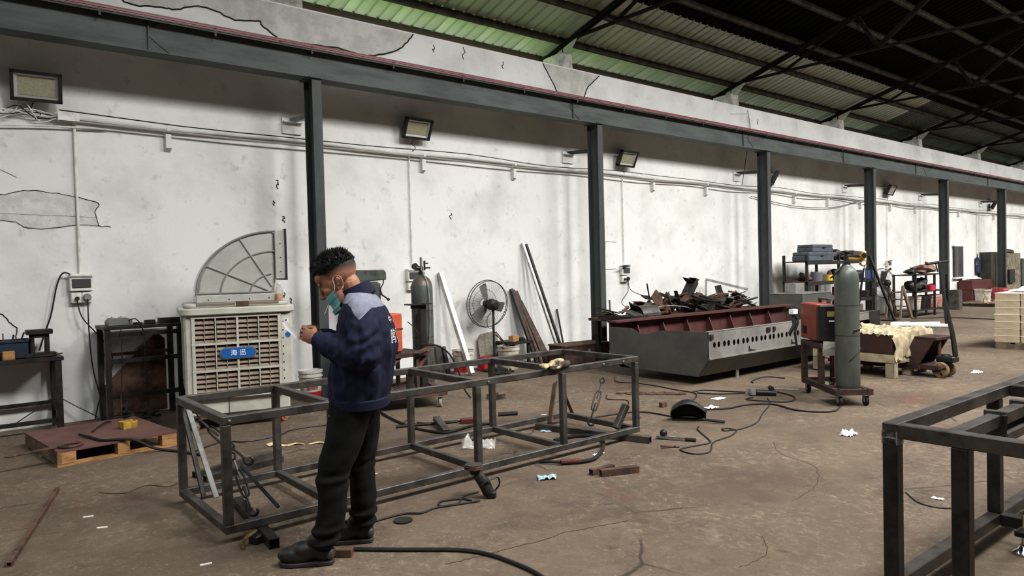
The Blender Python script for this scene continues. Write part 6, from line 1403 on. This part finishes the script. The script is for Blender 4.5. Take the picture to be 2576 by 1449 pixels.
# steel offcuts
tube_on_floor('square_tube', (3.80, 3.64), (4.08, 3.52), 'short rusty square tube on the floor, nearer of the pair', .05, m=m_rust)
tube_on_floor('square_tube', (3.77, 3.71), (3.99, 3.69), 'short rusty square tube on the floor, behind the other', .045, m=m_rust)
tube_on_floor('square_tube', (1.53, 5.80), (2.22, 5.99), 'long square tube on the floor inside the left end of the frame, farther', .05)
tube_on_floor('square_tube', (1.56, 5.62), (2.22, 5.78), 'long square tube on the floor inside the left end of the frame, nearer', .05)
tube_on_floor('square_tube', (.28, 4.72), (.68, 6.19), 'thin rusty bar lying alone on the left floor', .028, m=m_rust)
tag(MB().box((3.84, 5.82, .045), (.07, .42, .05), (.12, 0, -.35)).build('steel_offcut', m_steel, bevel=.003), 'flat steel block lying across the cables behind the frame', 'offcut')
tag(MB().box((4.2, 5.86, .025), (.16, .08, .05), (0, 0, -.5)).build('maroon_block', m_maroon, bevel=.004), 'small maroon block on the floor behind the frame', 'block')
tag(MB().tube([(4.62, 5.9, .022), (4.80, 5.80, .022)], .022, 10).build('torch_grip', m_black, smooth=True), 'black handle lying on the floor behind the frame', 'handle')
tag(MB().tube([(3.55, 6.2, .016), (4.12, 5.95, .016)], .014, 8).build('thin_pipe', m_darksteel, smooth=True), 'dark thin pipe on the floor behind the frame', 'pipe')
lean('flat_bar', (4.58, 5.05, .06), (4.86, 5.26, .40), .08, .012, 'wooden-brown flat bar leaning on the far right post of the frame', m_rust, 'bar', up=(1, 0, 0))
lean('flat_bar', (5.15, 5.30, .0), (4.92, 5.25, .38), .05, .012, 'second brown flat bar leaning the other way on the same post', m_rust, 'bar', up=(1, 0, 0))
lean('steel_offcut', (4.70, 4.30, .11), (4.84, 4.30, .30), .055, .055, 'short steel tube leaning inside the near right corner of the frame', m_steel, 'offcut')
lean('flat_bar', (1.40, 4.80, .11), (1.33, 5.12, .66), .035, .012, 'bright flat bar leaning inside the left end of the frame', mat('bright_worn_steel', (112, 110, 106), .5, .3, col2=(84, 82, 78), scale=9), 'bar', up=(0, 1, 0))
lean('flat_bar', (1.34, 4.86, .11), (1.30, 5.14, .67), .03, .02, 'dark bar leaning behind the bright one at the left end of the frame', m_darksteel, 'bar')
lean('crowbar', (1.62, 4.3, .12), (1.55, 4.75, .30), .02, .02, 'dark blue crowbar resting on the lower left rail of the frame', mat('blue_black_steel', (34, 38, 46), .5, .3), 'crowbar')
lean('steel_plate', (1.50, 4.55, .03), (1.62, 4.9, .02), .2, .012, 'thin plate on the floor inside the left end of the frame', m_steel, 'plate')
def turnbuckle(label, a, b):
    a, b = Vector(a), Vector(b); d = (b-a).normalized(); L_ = (b-a).length; s = d.orthogonal().normalized()
    s = d.cross(Vector((.63, .77, 0))).normalized()
    t = thing('turnbuckle', label, 'turnbuckle', a)
    P = lambda x, y: d*x*L_+s*y
    for k in (-1, 1): MB().tube(spl([P(.28, k*.006), P(.34, k*.024), P(.66, k*.024), P(.72, k*.006)], 4), .007, 6).build('body_bar', m_darksteel, t, smooth=True)
    MB().tube([P(.08, 0), P(.45, 0)], .008, 6).build('eye_bolt', m_darksteel, t); MB().tube([P(.55, 0), P(.9, 0)], .008, 6).build('eye_bolt', m_steel, t)
    MB().tube(spl([P(.10, 0), P(.03, .02), P(-.03, .0), P(-.02, -.03), P(.03, -.035)], 4), .010, 7).build('hook', m_darksteel, t, smooth=True)
    MB().tube(spl([P(.90, 0), P(.97, .022), P(1.03, 0), P(.97, -.022)], 4, True), .008, 7, closed=True).build('eye', m_darksteel, t, smooth=True)
    return t
turnbuckle('turnbuckle with hook leaning at the right end of the frame', (4.62, 4.55, .13), (4.88, 4.62, .50))
turnbuckle('turnbuckle with hook hanging at the left end of the frame', (1.48, 4.35, .10), (1.45, 4.62, .42))
turnbuckle('long turnbuckle stretched between the left posts of the frame', (1.62, 4.80, .30), (1.36, 5.12, .62))
# scoop, gloves, grinder 2
t = thing('dustpan', 'black plastic scoop with handle lying on the floor', 'scoop', (5.80, 4.32, 0), math.radians(-52))
def pan(u, v):      # deep rounded scoop, mouth to the front left
    a = PI*.66*v; q = math.sin(PI*(.12+.80*u)); w = .07+.09*q
    return (-.18+.34*u, w*math.cos(a)*.95, .012+(.06+.14*q)*math.sin(a)*(1 if u > .0 else .6))
o = MB(); o.grid(pan, 16, 18); ob = o.build('scoop', m_black, t, smooth=True, fix=False, ang=80)
so = ob.modifiers.new('thick', 'SOLIDIFY'); so.thickness = .008
MB().tube([(.14, -.06, .03), (.33, -.10, .02)], .014, 8).build('handle', m_black, t, smooth=True)
MB().prism([(-.17, .0), (.14, .0), (.15, .08), (.10, .13), (-.10, .14), (-.17, .09)], 'z', .004, .012).build('scoop_floor', m_black, t)
MB().tube([Vector(pan(.02+.96*k/14, 1.0)) for k in range(15)], .008, 6).build('rim', mat('grey_rim', (44, 44, 43), .5), t, smooth=True)
t = thing('cut_off_tool', 'second grinder with a black body near the right trolley', 'angle grinder', (7.52, 4.52, 0), -.95)
MB().tube([(-.1, 0, .04), (.12, 0, .035)], [.035, .03], 12).build('motor_body', m_black, t, smooth=True); MB().lathe([(.04, 0), (.045, .03), (.03, .07)], (-.14, 0, .01), 14).build('gear_head', m_galv, t, smooth=True); MB().lathe([(.06, 0), (.062, .01)], (-.16, .02, .02), 18, Matrix.Rotation(1.2, 4, 'X')).build('disc', m_steel, t)
t = thing('lever_hammer', 'short steel hammer near the right trolley caster', 'hammer', (7.85, 4.62, 0), -.85)
MB().tube([(0, 0, .03), (.30, 0, .02)], .011, 8).build('shaft', m_galv, t); MB().lathe([(.03, -.04), (.032, .04)], (-.02, 0, .035), 12, Matrix.Rotation(PI/2, 4, 'X')).build('head', m_darksteel, t)
t = thing('lever_tool', 'chrome bar with a black ball knob on the floor right of the frame', 'tool', (5.02, 4.03, 0), -1.13)
MB().tube([(-.06, 0, .02), (.28, 0, .018)], .013, 10).build('bar', m_chrome, t, smooth=True); MB().ball((0, .02, .055), .034, 14, 10).build('ball_knob', m_black, t, smooth=True); MB().b2((-.05, -.01, .0), (.05, .04, .03)).build('base', m_darksteel, t, bevel=.006); MB().tube([(.2, 0, .018), (.29, 0, .018)], .017, 10).build('grip', m_darksteel, t)
t = thing('pliers', 'small rusty pliers on the floor below the chrome bar', 'pliers', (4.84, 3.80, 0), -.8)
for k in (-1, 1): MB().tube(spl([(-.09, k*.03, .008), (-.03, k*.02, .008), (.03, k*.004, .008), (.07, k*.006, .008)], 4), .006, 6).build('arm', m_rust, t)
MB().lathe([(.01, 0), (.01, .016)], (.03, 0, 0), 8).build('pivot', m_darksteel, t)
t = thing('caster_bracket', 'brass-coloured caster bracket on the floor under the left corner of the frame', 'bracket', (1.37, 4.10, 0), .4)
m_dullbrass = mat('dull_brass', (112, 88, 52), .6, .2, col2=(70, 56, 40), scale=20)
MB().tube(spl([(-.05, 0, .0), (-.04, 0, .05), (.03, 0, .07), (.07, .03, .06)], 4), .011, 6).build('arm', m_dullbrass, t); MB().b2((.02, -.03, .0), (.08, .04, .05)).build('body', m_darksteel, t, bevel=.008); MB().tube([(-.06, -.02, .01), (-.02, .05, .012)], .010, 6).build('pin', m_dullbrass, t)
tag(MB().prism([(6.14, 4.93), (6.22, 4.93), (6.23, 4.99), (6.17, 5.0)], 'z', 0, .05).build('steel_offcut', m_rust), 'small rusty lump on the floor behind the scoop', 'offcut')
tag(MB().prism([(5.1, 4.98), (5.5, 4.72), (5.62, 4.78), (5.3, 5.05)], 'z', .001, .006).build('steel_plate', m_rust), 'thin rusty plate lying past the frame end', 'plate')
# work gloves on the frame top
o = MB()
for k in range(4): limb(o, [(3.86, 4.21+.018*k, .772), (3.80-.01*k, 4.18+.025*k, .778), (3.74+.01*k, 4.15+.03*k, .770)], [.013, .013, .011], 8, 3)
limb(o, [(3.88, 4.22, .775), (3.97, 4.23, .785)], [.04, .036], 10, 4); limb(o, [(3.92, 4.18, .76), (3.86, 4.15, .755)], [.015, .012], 8, 3)
gm = fused(o, .006, 2, 'work_glove', lambda p, n: .004*noise.noise(p*40)); g1 = put('work_glove', gm, mat('cream_glove', (196, 178, 140), .9, col2=(130, 110, 84), scale=14, col3=(40, 36, 34), scale3=9, lo3=.55, hi3=.62)); tag(g1, 'grubby cream work glove lying on the frame top', 'glove')
o = MB()
for k in range(4): limb(o, [(3.95, 4.19+.016*k, .762), (3.88, 4.165+.02*k, .758), (3.82, 4.15+.02*k, .750)], [.013, .013, .011], 8, 3)
limb(o, [(3.95, 4.20, .765), (4.03, 4.21, .77)], [.03, .03], 10, 4)
gm = fused(o, .006, 2, 'work_glove', lambda p, n: .004*noise.noise(p*40)); g2 = put('work_glove', gm, mat('black_glove', (34, 32, 30), .8, col2=(70, 62, 52), scale=12)); tag(g2, 'black-palmed work glove under the cream one on the frame', 'glove')
# masks, papers, bag
def crumple(name, label, cat, loc, sx, sy, h, m, seed, n=12, rzv=0.):
    o = MB(); o.grid(lambda u, v: ((u-.5)*sx+.25*sx*.3*noise.noise(Vector((u*4, v*4, seed))), (v-.5)*sy+.25*sy*.4*noise.noise(Vector((u*4, v*4, seed+9))), .003+h*abs(noise.noise(Vector((u*3.3, v*3.3, seed+5))))*1.6), n, n)
    ob = o.build(name, m, smooth=False, fix=False); ob.location = loc; ob.rotation_euler = (0, 0, rzv); return tag(ob, label, cat)
crumple('face_mask', 'crumpled pale blue mask on the floor in front of the frame', 'mask', (3.48, 3.88, 0), .14, .09, .03, m_maskblue, 1, rzv=-.6)
crumple('face_mask', 'flat pale blue mask on the floor inside the frame', 'mask', (4.53, 5.0, 0), .17, .08, .015, m_maskblue, 2, rzv=-.6)
crumple('paper_scrap', 'white crumpled paper on the open floor at the right', 'paper', (6.29, 2.97, 0), .14, .10, .05, m_paper, 3)
crumple('paper_scrap', 'small white scrap right of the welding torch', 'paper', (4.24, 4.08, 0), .12, .03, .01, m_paper, 4)
crumple('paper_scrap', 'white scrap behind the scoop', 'paper', (6.5, 4.55, 0), .14, .1, .02, m_paper, 5); crumple('paper_scrap', 'flat white scrap left of the second grinder', 'paper', (7.0, 4.8, 0), .18, .1, .01, m_paper, 6)
crumple('paper_scrap', 'white scrap on the far floor by the pallet jack', 'paper', (10.9, 3.4, 0), .16, .1, .03, m_paper, 7); crumple('paper_scrap', 'tiny white scrap on the floor behind the right frame', 'paper', (4.98, 1.78, 0), .03, .07, .01, m_paper, 8)
crumple('plastic_bag', 'clear crumpled plastic bag on the floor inside the frame', 'plastic bag', (3.68, 5.0, 0), .30, .2, .09, mat('clear_film', (226, 224, 220), .15, alpha=.4, spec=.8), 9, 22, -.7)
o = MB(); o.grid(lambda u, v: (2.33+.46*u, 6.40-.28*u+.05*(v-.5)*(1.6 if u < .3 else 1)+.012*math.sin(u*14), .006+.05*max(0, .25-abs(u-.12))*v+.008*math.sin(u*17)), 24, 4)
tag(o.build('paper_strip', mat('cream_strip', (214, 188, 140), .8), smooth=True, fix=False), 'curled cream paper strip on the floor behind the frame', 'paper')
for k, (x, y, a) in enumerate([(.75, 5.35, .3), (.78, 5.05, .2), (1.1, 4.0, .5), (2.6, 4.9, .1), (5.0, 5.6, .2)]):
    tag(MB().box((x, y, .004), (.06, .012, .006), (0, 0, a-.7)).build('wood_splinter', m_paper), ['white splinter right of the lone bar', 'second white splinter beside the lone bar', 'white splinter on the bare floor at lower left', 'white splinter inside the frame', 'white splinter behind the frame'][k], 'splinter')
rr = random.Random(77); o = MB()
for k in range(60):
    a = rr.uniform(0, 6.3); r = rr.random()**.5; x, y = 6.75+.40*r*math.cos(a)*.6-.16*r*math.sin(a), 5.55+.25*r*math.sin(a)-.2*r*math.cos(a)
    o.tube([(x+.03*math.cos(b*PI/4), y+.03*math.sin(b*PI/4), .008+.004*rr.random()) for b in range(8)], .006, 4, closed=True)
tag(o.build('chain_heap', m_rust), 'flat spread of rusty chain links on the floor beyond the frame', 'chain', kind='stuff')
